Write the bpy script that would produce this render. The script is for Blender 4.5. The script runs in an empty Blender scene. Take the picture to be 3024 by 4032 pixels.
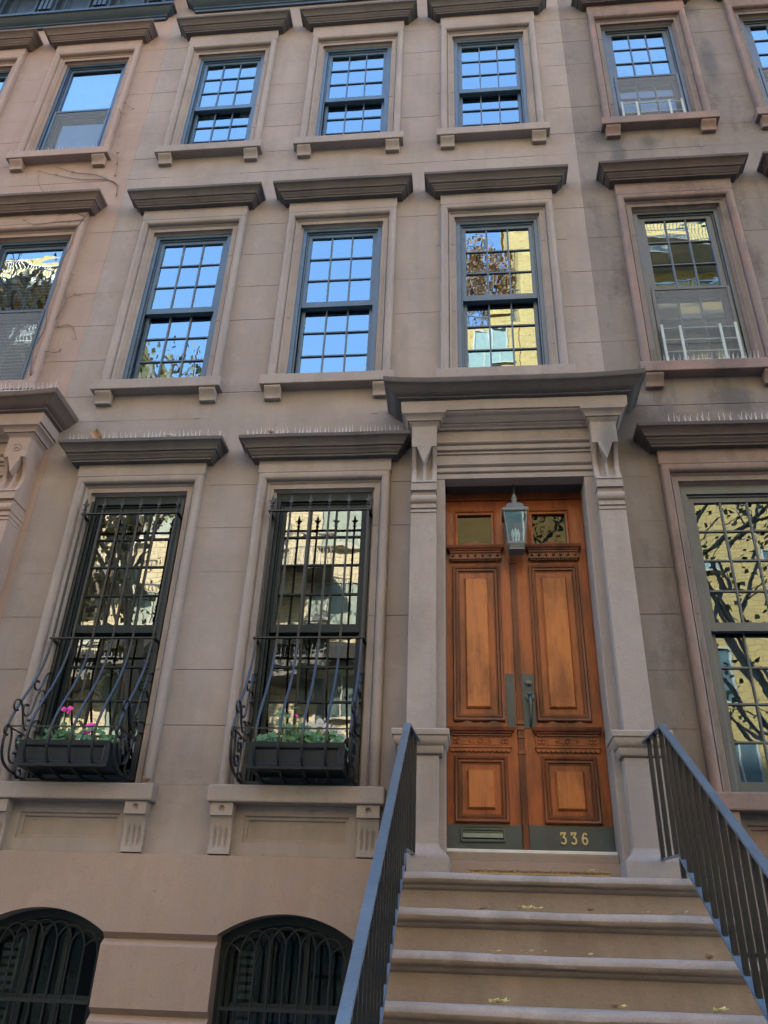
import bpy, bmesh, math, random
from mathutils import Vector, Matrix, noise as mnoise
R = math.radians
random.seed(7)
scene = bpy.context.scene
COL = scene.collection

# ------------------------------------------------------------------ mesh builder
class MB:
    def __init__(s):
        s.v = []; s.f = []
    def add(s, vs, fs):
        o = len(s.v); s.v += [tuple(p) for p in vs]
        s.f += [tuple(i + o for i in f) for f in fs]; return s
    def box(s, x0, x1, y0, y1, z0, z1):
        return s.add([(x0,y0,z0),(x1,y0,z0),(x1,y1,z0),(x0,y1,z0),(x0,y0,z1),(x1,y0,z1),(x1,y1,z1),(x0,y1,z1)],
                     [(0,1,5,4),(1,2,6,5),(2,3,7,6),(3,0,4,7),(4,5,6,7),(3,2,1,0)])
    def quad(s, a, b, c, d): return s.add([a,b,c,d], [(0,1,2,3)])
    def strips(s, rows, close=False, cap=False):
        """rows: equal length point lists, skinned together"""
        n = len(rows[0]); vs = [p for r in rows for p in r]; fs = []
        for i in range(len(rows)-1):
            for j in range(n-1 if not close else n):
                k = (j+1) % n
                fs.append((i*n+j, i*n+k, (i+1)*n+k, (i+1)*n+j))
        if cap:
            fs.append(tuple(range(n))); fs.append(tuple((len(rows)-1)*n+i for i in range(n)))
        return s.add(vs, fs)
    def extrude_x(s, prof, x0, x1, cap=True):
        """prof: list of (y,z), open or closed polygon"""
        s.strips([[(x0,y,z) for y,z in prof],[(x1,y,z) for y,z in prof]], close=True, cap=cap); return s
    def u_sweep(s, prof, cx, a, y0=0.0, n=1, wob=0.0, sag=0.0):
        """cornice with two mitred returns; prof: list of (p projection, z); wob/sag: hand-run unevenness"""
        rows = []
        for i, (p, z) in enumerate(prof):
            row = [(cx-a-p, y0, z)]
            for k in range(n+1):
                u = k/n; x = cx-a-p+2*(a+p)*u; dz = dp = 0
                if wob and p > .03:
                    dz = wob*mnoise.noise(Vector((x*2.2, z*1.5, 3.1)))+wob*.6*mnoise.noise(Vector((x*8, z*7, 9.1)))
                    dp = wob*.7*mnoise.noise(Vector((x*3, z*9, 17.3))) if 0 < k < n else 0
                if sag: dz -= sag*max(0,(p-.3)/.17)*(1-abs(2*u-1)**4)
                row.append((x, y0-p+dp, z+dz))
            row.append((cx+a+p, y0, z)); rows.append(row)
        return s.strips(rows)
    def frame_sweep(s, prof, xl, xr, zb, zt, closed=False):
        """mitred frame round an opening; prof: (d outwards, y)"""
        rows = []
        for d, y in prof:
            if closed: rows.append([(xl-d,y,zb-d),(xl-d,y,zt+d),(xr+d,y,zt+d),(xr+d,y,zb-d)])
            else: rows.append([(xl-d,y,zb),(xl-d,y,zt+d),(xr+d,y,zt+d),(xr+d,y,zb)])
        return s.strips(rows, close=closed)
    def rframe(s, x0, x1, z0, z1, w, y0, y1, wt=None, wb=None):
        wt = w if wt is None else wt; wb = w if wb is None else wb
        s.box(x0, x0+w, y0, y1, z0, z1); s.box(x1-w, x1, y0, y1, z0, z1)
        s.box(x0+w, x1-w, y0, y1, z1-wt, z1); s.box(x0+w, x1-w, y0, y1, z0, z0+wb); return s
    def tube(s, pts, r, n=6, flat=None, cap=True):
        """tube along points; r number or list; flat=(w,h) gives a flat bar section"""
        P = [Vector(p) for p in pts]; rows = []
        up = Vector((0,0,1)); prev = None
        for i, p in enumerate(P):
            t = (P[min(i+1,len(P)-1)] - P[max(i-1,0)])
            if t.length < 1e-9: t = Vector((0,0,1))
            t.normalize()
            if prev is None:
                ref = up if abs(t.z) < .9 else Vector((0,1,0))
                u = ref.cross(t).normalized()
            else:
                u = prev - t*prev.dot(t)
                u = u.normalized() if u.length > 1e-6 else Vector((1,0,0))
            prev = u; w = t.cross(u)
            rr = r[i] if isinstance(r,(list,tuple)) else r
            if flat:
                a, b = flat[0]/2, flat[1]/2
                rows.append([p+u*a+w*b, p-u*a+w*b, p-u*a-w*b, p+u*a-w*b])
            else:
                rows.append([p+(u*math.cos(2*math.pi*k/n)+w*math.sin(2*math.pi*k/n))*rr for k in range(n)])
        return s.strips(rows, close=True, cap=cap)
    def bar(s, pts, side, w, h):
        """flat bar with a fixed side vector: w along side, h across"""
        P = [Vector(p) for p in pts]; sd = Vector(side).normalized(); rows = []
        for i, p in enumerate(P):
            a = (P[i]-P[i-1]).normalized() if i else None
            b = (P[i+1]-P[i]).normalized() if i < len(P)-1 else None
            t = (a+b).normalized() if a and b else (a or b)
            nn = t.cross(sd).normalized(); k = 1.0
            if a and b: k = 1/max(.5, t.dot(a))
            rows.append([p+sd*w/2+nn*h/2*k, p-sd*w/2+nn*h/2*k, p-sd*w/2-nn*h/2*k, p+sd*w/2-nn*h/2*k])
        return s.strips(rows, close=True, cap=True)
    def lathe(s, prof, c, axis='z', n=14):
        rows = []
        for r, h in prof:
            row = []
            for k in range(n):
                a = 2*math.pi*k/n
                if axis == 'z': row.append((c[0]+r*math.cos(a), c[1]+r*math.sin(a), c[2]+h))
                else: row.append((c[0]+r*math.cos(a), c[1]+h, c[2]+r*math.sin(a)))
            rows.append(row)
        return s.strips(rows, close=True, cap=True)
    def sphere(s, c, r, n=8, m=6, sc=(1,1,1)):
        rows = []
        for i in range(m+1):
            t = math.pi*i/m
            rows.append([(c[0]+sc[0]*r*max(.02,math.sin(t))*math.cos(2*math.pi*k/n), c[1]+sc[1]*r*max(.02,math.sin(t))*math.sin(2*math.pi*k/n), c[2]+sc[2]*r*math.cos(t)) for k in range(n)])
        return s.strips(rows, close=True, cap=True)
    def poly_prism(s, pts, y0, y1):
        """pts (x,z) outline extruded in y"""
        n = len(pts)
        s.add([(x,y0,z) for x,z in pts]+[(x,y1,z) for x,z in pts],
              [tuple(range(n)), tuple(range(2*n-1,n-1,-1))]+[(i,(i+1)%n,n+(i+1)%n,n+i) for i in range(n)])
        return s
    def build(s, name, mat, parent=None, smooth=None, bevel=0, recalc=True, origin=None):
        me = bpy.data.meshes.new(name)
        me.from_pydata(s.v, [], s.f)
        if recalc:
            bm = bmesh.new(); bm.from_mesh(me)
            bmesh.ops.remove_doubles(bm, verts=bm.verts, dist=1e-5)
            bmesh.ops.recalc_face_normals(bm, faces=bm.faces); bm.to_mesh(me); bm.free()
        mats = mat if isinstance(mat, (list, tuple)) else [mat]
        for m in mats: me.materials.append(m)
        if smooth:
            me.polygons.foreach_set('use_smooth', [True]*len(me.polygons))
            me.set_sharp_from_angle(angle=R(smooth))
        o = bpy.data.objects.new(name, me); COL.objects.link(o)
        if origin is not None:
            me.transform(Matrix.Translation(-Vector(origin))); o.location = origin
        if parent is not None:
            o.parent = parent
            po = world_loc(parent)
            if po.length > 0:
                if origin is None: me.transform(Matrix.Translation(-po))
                else: o.location = Vector(origin)-po
        if bevel:
            md = o.modifiers.new('edge', 'BEVEL'); md.width = bevel; md.segments = 2; md.limit_method = 'ANGLE'; md.angle_limit = R(35)
        return o

def world_loc(o):
    v = Vector(o.location)
    while o.parent is not None:
        o = o.parent; v += Vector(o.location)
    return v

def tag(o, label, cat, group=None, kind=None):
    if label: o['label'] = label
    if cat: o['category'] = cat
    if group: o['group'] = group
    if kind: o['kind'] = kind
    return o
def thing(name, label, cat, loc=(0,0,0), group=None):
    o = bpy.data.objects.new(name, None); COL.objects.link(o); o.location = loc; o.empty_display_size = .2
    return tag(o, label, cat, group)
def struct(o):
    o['kind'] = 'structure'; return o
def copy_tree(o, parent=None):
    c = o.copy(); COL.objects.link(c)
    if parent is not None: c.parent = parent
    for ch in list(o.children): copy_tree(ch, c)
    return c

# ------------------------------------------------------------------ materials
def mat_new(name):
    m = bpy.data.materials.new(name); m.use_nodes = True
    nt = m.node_tree; b = nt.nodes['Principled BSDF']
    return m, nt, b
def N(nt, t, **kw):
    n = nt.nodes.new(t)
    for k, v in kw.items(): setattr(n, k, v)
    return n
def pos(nt, scale=(1,1,1)):
    g = N(nt, 'ShaderNodeNewGeometry'); mp = N(nt, 'ShaderNodeMapping'); mp.inputs['Scale'].default_value = scale
    nt.links.new(g.outputs['Position'], mp.inputs['Vector']); return mp.outputs['Vector']
def nz(nt, vec, scale, detail=4, rough=.55):
    n = N(nt, 'ShaderNodeTexNoise'); n.inputs['Scale'].default_value = scale; n.inputs['Detail'].default_value = detail; n.inputs['Roughness'].default_value = rough
    nt.links.new(vec, n.inputs['Vector']); return n.outputs['Fac']
def ramp(nt, fac, stops):
    r = N(nt, 'ShaderNodeValToRGB'); e = r.color_ramp.elements
    while len(e) < len(stops): e.new(.5)
    for el, (p, c) in zip(e, stops):
        el.position = p; el.color = (*c, 1) if len(c) == 3 else c
    nt.links.new(fac, r.inputs['Fac']); return r.outputs['Color']
def mixc(nt, fac, a, b, mode='MIX'):
    m = N(nt, 'ShaderNodeMix', data_type='RGBA', blend_type=mode)
    for sock, val in ((m.inputs['Factor'], fac), (m.inputs['A'], a), (m.inputs['B'], b)):
        if hasattr(val, 'type') and hasattr(val, 'links'): nt.links.new(val, sock)
        elif isinstance(val, (int, float)): sock.default_value = val
        else: sock.default_value = (*val, 1)
    return m.outputs['Result']
def bump(nt, b, h, strength=.3, dist=.01, chain=None):
    n = N(nt, 'ShaderNodeBump'); n.inputs['Strength'].default_value = strength; n.inputs['Distance'].default_value = dist
    nt.links.new(h, n.inputs['Height'])
    if chain: nt.links.new(chain, n.inputs['Normal'])
    if b is not None: nt.links.new(n.outputs['Normal'], b.inputs['Normal'])
    return n.outputs['Normal']

def stone(name, base, vary=.12, stain=0.0, pink=0.0, grain=.35, warm=(1.08,.97,.88), relief=.25, soot=()):
    m, nt, b = mat_new(name)
    v = pos(nt)
    lo = tuple(c*(1-vary) for c in base); hi = tuple(c*(1+vary) for c in base)
    big = nz(nt, v, 1.1, 5, .6)
    c = ramp(nt, big, [(.3, lo), (.7, hi)])
    g2 = nz(nt, pos(nt, (1,1,.7)), .75, 6, .65)
    c = mixc(nt, mixf(nt, g2, .42, .62, .55), c, (base[0]*.90, base[1]*.97, base[2]*1.10))
    mid = nz(nt, v, 7, 4, .6)
    c = mixc(nt, mixf(nt, mid, .45, .75, .45), c, tuple(base[i]*warm[i] for i in range(3)))
    pat = nz(nt, pos(nt, (1,1,.8)), 2.6, 3, .75)
    c = mixc(nt, mixf(nt, pat, .56, .62, .42), c, tuple(x*1.16 for x in base))
    # streaks that ran down with the rain
    st = nz(nt, pos(nt, (5, 5, .55)), 1.6, 4, .6)
    c = mixc(nt, mixf(nt, st, .48, .75, .30+stain*.3), c, tuple(x*.68 for x in base))
    if stain:
        s2 = nz(nt, pos(nt, (1.6, 1.6, .8)), 1.5, 7, .7)
        c = mixc(nt, mixf(nt, s2, .52, .64, stain), c, (base[0]*.45, base[1]*.47, base[2]*.5))
    if pink:
        s3 = nz(nt, pos(nt, (1,1,1.2)), 2.3, 5, .6)
        c = mixc(nt, mixf(nt, s3, .5, .66, pink), c, (base[0]*1.45, base[1]*1.12, base[2]*1.05))
    for (px_, pz_, rx_, rz_) in soot:      # soot that has collected in one spot
        g = N(nt, 'ShaderNodeNewGeometry'); vm = N(nt, 'ShaderNodeVectorMath', operation='MULTIPLY_ADD')
        vm.inputs[1].default_value = (1/rx_, 0, 1/rz_); vm.inputs[2].default_value = (-px_/rx_, 0, -pz_/rz_); nt.links.new(g.outputs['Position'], vm.inputs[0])
        ln = N(nt, 'ShaderNodeVectorMath', operation='LENGTH'); nt.links.new(vm.outputs[0], ln.inputs[0])
        ad = N(nt, 'ShaderNodeMath', operation='MULTIPLY_ADD'); ad.inputs[1].default_value = 1.3; nt.links.new(nz(nt, v, 5, 6, .7), ad.inputs[0]); nt.links.new(ln.outputs['Value'], ad.inputs[2])
        c = mixc(nt, mixf(nt, ad.outputs[0], 1.65, 1.05, .75), c, (base[0]*.42, base[1]*.48, base[2]*.58))
    fine = nz(nt, v, 170, 2, .6)
    c = mixc(nt, .28, c, ramp(nt, fine, [(.3, (.35,.35,.35)), (.7, (1,1,1))]), 'MULTIPLY')
    pit = nz(nt, v, 34, 3, .5)
    c = mixc(nt, mixf(nt, pit, .68, .76, .5), c, tuple(x*.5 for x in base))
    nt.links.new(c, b.inputs['Base Color'])
    b.inputs['Roughness'].default_value = .82; b.inputs['Specular IOR Level'].default_value = .3
    n1 = bump(nt, None, nz(nt, v, 9, 5, .6), relief, .012)
    bump(nt, b, nz(nt, v, 120, 3, .6), grain, .003, n1)
    return m
def mixf(nt, val, a, b_, top):
    r = N(nt, 'ShaderNodeMapRange'); r.inputs['From Min'].default_value = a; r.inputs['From Max'].default_value = b_
    r.inputs['To Min'].default_value = 0; r.inputs['To Max'].default_value = top
    nt.links.new(val, r.inputs['Value']); return r.outputs['Result']

def paint(name, base, rough=.4, wear=.0, wearcol=(.3,.3,.3), spec=.5, metallic=0.0, bumps=.15, coat=0):
    m, nt, b = mat_new(name)
    v = pos(nt)
    n1 = nz(nt, v, 5, 4, .6)
    c = ramp(nt, n1, [(.3, tuple(x*.8 for x in base)), (.7, tuple(x*1.2 for x in base))])
    if wear:
        w = nz(nt, pos(nt, (1,1,.35)), 40, 5, .7)
        c = mixc(nt, mixf(nt, w, .6, .7, wear), c, wearcol)
    nt.links.new(c, b.inputs['Base Color'])
    rr = N(nt, 'ShaderNodeMapRange'); rr.inputs['To Min'].default_value = rough*.8; rr.inputs['To Max'].default_value = min(1, rough*1.25)
    nt.links.new(nz(nt, v, 14, 3), rr.inputs['Value']); nt.links.new(rr.outputs['Result'], b.inputs['Roughness'])
    b.inputs['Specular IOR Level'].default_value = spec; b.inputs['Metallic'].default_value = metallic
    if coat: b.inputs['Coat Weight'].default_value = coat; b.inputs['Coat Roughness'].default_value = .25
    bump(nt, b, nz(nt, v, 60, 3), bumps, .003)
    return m

def wood(name, dark, mid, light, coat=.14):
    m, nt, b = mat_new(name)
    g = nz(nt, pos(nt, (55, 55, 2.2)), 1.0, 5, .62)
    c = ramp(nt, g, [(.28, mid), (.5, light), (.72, mid)])
    g2 = nz(nt, pos(nt, (3.5, 3.5, 1.1)), 1.5, 5, .6)
    c = mixc(nt, mixf(nt, g2, .47, .66, .75), c, dark)
    g3 = nz(nt, pos(nt, (9, 9, 5)), 2.2, 6, .7)
    c = mixc(nt, mixf(nt, g3, .6, .75, .55), c, tuple(x*.5 for x in dark))
    nt.links.new(c, b.inputs['Base Color'])
    b.inputs['Roughness'].default_value = .40; b.inputs['Specular IOR Level'].default_value = .25
    b.inputs['Coat Weight'].default_value = coat; b.inputs['Coat Roughness'].default_value = .22
    bump(nt, b, g, .12, .003)
    return m

def glass_pane(name, refl=.42, tint=(.55,.6,.6), wav=.5, fk=1.2, col=(.72,.93,1.0)):
    m, nt, b = mat_new(name)
    nt.nodes.remove(b); out = nt.nodes['Material Output']
    gl = N(nt, 'ShaderNodeBsdfGlossy'); gl.inputs['Roughness'].default_value = .0; gl.inputs['Color'].default_value = (*col,1)
    tr = N(nt, 'ShaderNodeBsdfTransparent'); tr.inputs['Color'].default_value = (*tint, 1)
    mx = N(nt, 'ShaderNodeMixShader')
    fr = N(nt, 'ShaderNodeFresnel'); fr.inputs['IOR'].default_value = 1.5
    ad = N(nt, 'ShaderNodeMath', operation='MULTIPLY_ADD'); ad.inputs[1].default_value = fk; ad.inputs[2].default_value = refl
    ad.use_clamp = True
    nt.links.new(fr.outputs['Fac'], ad.inputs[0]); nt.links.new(ad.outputs[0], mx.inputs['Fac'])
    nt.links.new(tr.outputs[0], mx.inputs[1]); nt.links.new(gl.outputs[0], mx.inputs[2]); nt.links.new(mx.outputs[0], out.inputs['Surface'])
    n1 = bump(nt, None, nz(nt, pos(nt, (1,1,1.5)), 2.2, 1, .3), wav*.16, .02)
    nn = bump(nt, None, nz(nt, pos(nt, (1,1,2.0)), 6, 1, .3), wav*.05, .01, n1)
    nt.links.new(nn, gl.inputs['Normal'])
    return m

M = {}
M['stone'] = stone('brownstone_stucco', (.250,.201,.168), .19, stain=.14, grain=.4, relief=.45, soot=((1.2,4.05,.10,.3),))
M['stone_base'] = stone('brownstone_basement', (.255,.180,.135), .08, grain=.25, relief=.15)
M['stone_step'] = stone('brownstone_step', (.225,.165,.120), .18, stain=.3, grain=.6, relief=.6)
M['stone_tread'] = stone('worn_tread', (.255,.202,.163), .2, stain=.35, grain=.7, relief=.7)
M['stone_left'] = stone('pink_brownstone', (.285,.195,.148), .15, stain=.12)
M['stone_right'] = stone('weathered_brownstone', (.165,.133,.110), .22, stain=.7, soot=((1.45,4.35,.38,.42),(2.35,4.62,.22,.2),(1.62,8.25,.3,.2),(1.72,8.0,.10,.35),(2.06,8.15,.12,.14),(2.92,9.5,.12,.6),(2.8,10.6,.2,.2)), grain=.6, relief=.5)
M['trim_right'] = stone('worn_red_brownstone', (.175,.122,.098), .2, stain=.6, pink=.55, grain=.6, relief=.5)
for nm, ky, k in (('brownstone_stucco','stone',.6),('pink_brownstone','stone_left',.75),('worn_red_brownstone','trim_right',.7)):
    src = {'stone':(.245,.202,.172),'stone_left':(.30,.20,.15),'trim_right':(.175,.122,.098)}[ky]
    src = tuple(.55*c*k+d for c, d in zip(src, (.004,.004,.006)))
    M[nm+'_hood'] = stone(nm+'_shaded_grimy', src, .18, stain=.4, grain=.4, relief=.4)  # darker stone copies: shade under hoods and crown put into the colour, plus grime
M['frame'] = paint('old_blue_black_paint', (.040,.066,.090), .36, .3, (.15,.20,.23))
M['frame_right'] = paint('slate_frame_paint', (.034,.046,.054), .36, .1, (.12,.15,.17))
M['frame_low'] = paint('green_black_paint', (.0085,.0135,.0135), .5, .05, (.05,.06,.055), spec=.25)
M['frame_left'] = paint('dark_blue_paint', (.03,.045,.06), .35)
M['iron'] = paint('black_iron_paint', (.0045,.0055,.0065), .36, .05, (.035,.035,.035), spec=.4, bumps=.2)
M['box_paint'] = paint('black_box_paint', (.007,.010,.013), .4, .12, (.05,.055,.05), spec=.2)
M['rail'] = paint('worn_rail_paint', (.055,.076,.096), .32, .3, (.16,.18,.19), spec=.7, bumps=.7, coat=.3)
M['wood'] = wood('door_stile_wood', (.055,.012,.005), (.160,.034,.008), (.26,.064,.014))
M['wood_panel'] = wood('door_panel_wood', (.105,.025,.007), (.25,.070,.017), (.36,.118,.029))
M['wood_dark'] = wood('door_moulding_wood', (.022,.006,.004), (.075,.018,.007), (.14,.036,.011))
M['bronze'] = paint('bronze_plate', (.040,.050,.049), .45, .35, (.07,.10,.09), spec=.4, metallic=.2)
M['bronze_dark'] = paint('bronze_fitting', (.06,.075,.07), .3, .2, (.16,.17,.13), metallic=.7)
M['brass'] = paint('brass_numeral', (.36,.30,.15), .4, .2, (.3,.25,.12), metallic=.55)
M['lamp_metal'] = paint('grey_lantern_metal', (.115,.118,.108), .65, .5, (.05,.055,.055), metallic=.3)
M['lamp_glass'] = glass_pane('lantern_glass', .06, (.8,.82,.8), .3)
M['bulb'] = paint('frosted_bulb', (.75,.75,.72), .3)
M['glass'] = glass_pane('window_glass', .19, (.25,.30,.32), .32)
M['glass_right'] = glass_pane('greenish_parlour_glass', .11, (.5,.55,.5), .3, 1.1, (.66,.86,1.0))
M['glass_parlour'] = glass_pane('parlour_glass', .13, (.35,.38,.38), .35, 1.2, (1.0,.97,.84))
M['glass_door'] = glass_pane('transom_glass', .0, (.3,.34,.34), .6, .75, (.85,.95,.95))
M['glass_low'] = glass_pane('basement_glass', .0, (.4,.45,.45), .3, .45)
M['soffit'] = stone('dark_soffit', (.05,.042,.04), .1)  # much darker tone than the stone around the doorway
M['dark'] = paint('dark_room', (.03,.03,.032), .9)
M['blind'] = paint('pale_blind', (.62,.64,.60), .7)
M['curtain'] = paint('pale_curtain', (.5,.5,.46), .9)
M['shutter'] = paint('grey_shutter', (.16,.17,.16), .7)
M['white_metal'] = paint('white_guard_paint', (.26,.29,.27), .55, .2, (.4,.4,.38))
M['saddle'] = paint('pale_marble_saddle', (.55,.53,.49), .4)
M['coir'] = paint('coir', (.30,.20,.10), .95, .4, (.25,.15,.06), bumps=1)
M['leaf_green'] = paint('geranium_leaf', (.055,.13,.035), .5, .25, (.16,.2,.05))
M['stem_green'] = paint('green_stem', (.16,.2,.06), .6)
M['pink'] = paint('pink_petal', (.72,.035,.36), .5)
M['petal_white'] = paint('white_petal', (.5,.48,.42), .5)
M['soil'] = paint('potting_soil', (.02,.014,.01), .95)
M['dry_leaf'] = paint('dry_brown_leaf', (.24,.14,.065), .7, .5, (.12,.065,.03))
M['yellow_leaf'] = paint('yellow_leaf', (.55,.47,.19), .6, .25, (.35,.24,.08))
M['vine'] = paint('vine_bark', (.09,.055,.04), .85)
M['spike'] = paint('clear_plastic', (.42,.41,.39), .3)
M['cornice_paint'] = paint('blue_green_cornice_paint', (.018,.030,.038), .4, .12, (.08,.10,.11))
def screen_mat():
    m, nt, b = mat_new('insect_screen'); out = nt.nodes['Material Output']
    b.inputs['Base Color'].default_value = (.16,.17,.17,1); b.inputs['Roughness'].default_value = .7
    tr = N(nt, 'ShaderNodeBsdfTransparent'); mx = N(nt, 'ShaderNodeMixShader'); mx.inputs['Fac'].default_value = .5
    nt.links.new(tr.outputs[0], mx.inputs[1]); nt.links.new(b.outputs[0], mx.inputs[2]); nt.links.new(mx.outputs[0], out.inputs['Surface'])
    return m
M['screen'] = screen_mat()

# ------------------------------------------------------------------ camera
cam = bpy.data.cameras.new('camera'); co = bpy.data.objects.new('camera', cam); COL.objects.link(co)
yw, pt, rl = R(-6.5085), R(30.258), R(2.3018)
fw = Vector((math.sin(yw)*math.cos(pt), math.cos(yw)*math.cos(pt), math.sin(pt)))
r0 = Vector((math.cos(yw), -math.sin(yw), 0)); u0 = r0.cross(fw)
rt = r0*math.cos(rl)+u0*math.sin(rl); up = -r0*math.sin(rl)+u0*math.cos(rl)
co.matrix_world = Matrix(((rt.x,up.x,-fw.x,0),(rt.y,up.y,-fw.y,-6),(rt.z,up.z,-fw.z,0),(0,0,0,1)))
cam.sensor_fit = 'VERTICAL'; cam.sensor_height = 36; cam.lens = 36*3262.9/4032
cam.clip_start = .05; cam.clip_end = 2000
scene.camera = co

# ------------------------------------------------------------------ light
SUN_EL, SUN_AZ = R(34), R(-28)      # behind the houses: this side of the street lies in their shade
w = bpy.data.worlds.new('World'); scene.world = w; w.use_nodes = True
sky = w.node_tree.nodes.new('ShaderNodeTexSky'); sky.sky_type = 'NISHITA'; sky.sun_disc = False
sky.sun_elevation = SUN_EL; sky.sun_rotation = SUN_AZ; sky.air_density = 1.0; sky.dust_density = .6; sky.ozone_density = 2.6
bg = w.node_tree.nodes['Background']; bg.inputs['Strength'].default_value = .15
w.node_tree.links.new(sky.outputs['Color'], bg.inputs['Color'])
sl = bpy.data.lights.new('sun', 'SUN'); sl.energy = 2.3; sl.angle = R(.5); sl.color = (1,.93,.82)
so = bpy.data.objects.new('sun', sl); COL.objects.link(so)
sd = Vector((math.sin(SUN_AZ)*math.cos(SUN_EL), math.cos(SUN_AZ)*math.cos(SUN_EL), math.sin(SUN_EL)))
so.rotation_euler = sd.to_track_quat('Z', 'Y').to_euler(); so.location = sd*50
vs = scene.view_settings; vs.view_transform = 'Standard'; vs.look = 'None'; vs.gamma = 1; vs.exposure = 3.54; vs.use_curve_mapping = False

GZ = -1.6          # pavement level (the eye is at z = 0)
# ------------------------------------------------------------------ wall with holes and joints
def wall_sheet(mb, x0, x1, z0, z1, holes, joints, y=0.0, vj=()):
    g = .0032; gd = .006; rj = random.Random(int(abs(x0)*100))
    xs = {x0, x1}; zs = {z0, z1}; groove = []
    for a, b_, c, d in holes:
        xs |= {max(x0,a), min(x1,b_)}; zs |= {max(z0,c), min(z1,d)}
    for j in joints:
        if z0 < j < z1: zs |= {j-g, j+g}; groove.append((j-g, j+g))
    xs = sorted(xs); zs = sorted(zs)
    for i in range(len(zs)-1):
        a, b_ = zs[i], zs[i+1]
        zm = (a+b_)/2; gr = any(p-1e-6 <= zm <= q+1e-6 for p, q in groove)
        yy = y+gd if gr else y
        for k in range(len(xs)-1):
            c, d = xs[k], xs[k+1]; xm = (c+d)/2
            if gr: yy = y+gd*rj.choice((.12,.3,.55,1.0))
            if any(h[0] < xm < h[1] and h[2] < zm < h[3] for h in holes): continue
            mb.quad((c,yy,a),(d,yy,a),(d,yy,b_),(c,yy,b_))
            if gr:
                mb.quad((c,y,a),(d,y,a),(d,yy,a),(c,yy,a)); mb.quad((c,yy,b_),(d,yy,b_),(d,y,b_),(c,y,b_))
    for x, za, zb in vj:       # short upright joints: a thin dark filled slot, 2 mm deep lip
        mb.box(x-.002, x+.002, y-.0015, y+.002, za, zb)
JOINTS = [1.265,1.70,2.135,2.58,2.975,3.395,3.825,4.56,4.86,5.315,5.775,6.235,6.70,7.16,8.03,8.385,8.85,9.275,9.67,10.14,10.62]

HOODP = [(.055,.0),(.112,.0),(.112,.02),(.122,.022),(.130,.040),(.148,.056),(.150,.072),(.166,.074),(.168,.086),(.176,.102),(.194,.124),(.208,.136),(.222,.142),(.224,.176),(.0,.190)]
SUR = [(.160,.0),(.160,-.03)]+[(.122+.038*math.cos(R(t)), -.03-.038*math.sin(R(t))) for t in range(0,181,15)]+[(.084,-.012),(.076,-.012),(.071,-.02),(.064,-.012),(.058,.0),(.004,.045),(.0,.05),(.0,.30)]
SILLB = lambda cx, x0, x1, zt: None

def bracket_small(mb, x0, x1, zt):
    prof = [(.0,zt)]+[(-.10,zt),(-.102,zt-.02)]
    for k in range(7):
        t = k/6; prof.append((-.10+.05*math.sin(t*math.pi/2)*1.0, zt-.025-.085*t))
    prof += [(-.052,zt-.125),(0,zt-.125)]
    mb.extrude_x(prof, x0, x1)

def bracket_large(mb, x0, x1, zt, zb):
    """parlour sill bracket: block with a round dimple over a fluted concave foot"""
    w_ = x1-x0; xm = (x0+x1)/2; zc = zt-.085
    n = 20; r = .022; cz = (zt+zc)/2+.004
    # front face of block with a dimple
    ring = [(xm+r*math.cos(2*math.pi*k/n), cz+r*math.sin(2*math.pi*k/n)) for k in range(n)]
    out = []
    for k in range(n):
        a = 2*math.pi*k/n; c, s_ = math.cos(a), math.sin(a)
        t = min((w_/2)/max(1e-6,abs(c)), (abs((zt if s_ > 0 else zc)-cz))/max(1e-6,abs(s_)))
        out.append((xm+c*t, cz+s_*t))
    y0 = -.10
    mb.strips([[(x,y0,z) for x,z in out],[(x,y0,z) for x,z in ring],[(x,y0+.004,z) for x,z in ring],
               [(xm+(x-xm)*.8,y0+.014,cz+(z-cz)*.8) for x,z in ring],[(xm+(x-xm)*.3,y0+.02,cz+(z-cz)*.3) for x,z in ring],[(xm+(x-xm)*.01,y0+.021,cz+(z-cz)*.01) for x,z in ring]], close=True)
    c4 = []
    mb.quad((x0,y0,zt),(x1,y0,zt),(x1,0,zt),(x0,0,zt)); mb.quad((x0,y0,zc),(x1,y0,zc),(x1,0,zc),(x0,0,zc))
    for x in (x0, x1): mb.quad((x,y0,zc),(x,y0,zt),(x,0,zt),(x,0,zc))
    for (cx_, cz_) in ((x0,zt),(x1,zt),(x0,zc),(x1,zc)):     # close the four corners of the face
        near = sorted(out, key=lambda q:(q[0]-cx_)**2+(q[1]-cz_)**2)[:2]
        mb.add([(cx_,y0,cz_)]+[(a,y0,b_) for a,b_ in near], [(0,1,2)])
    # foot with three flutes
    xa, xb = x0+.004, x1-.004
    nseg = 33; rows = []
    for i in range(15):
        t = i/14; z = zc+(zb-zc)*t
        yy = -.045-.035*(1-math.sin(min(1,t*1.6)*math.pi/2))-.012*max(0,(t-.75)*4)*.8
        row = []
        for k in range(nseg):
            u = k/(nseg-1); d = 0
            if .3 < t < .86:
                for c in (.24,.5,.76):
                    q = abs(u-c)/.075
                    if q < 1: d = .014*math.sqrt(1-q*q)*min(1,(t-.3)*14,(.86-t)*14)
            row.append((xa+(xb-xa)*u, yy+d, z))
        rows.append([(xa,0,z)]+row+[(xb,0,z)])
    mb.strips(rows)

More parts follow.
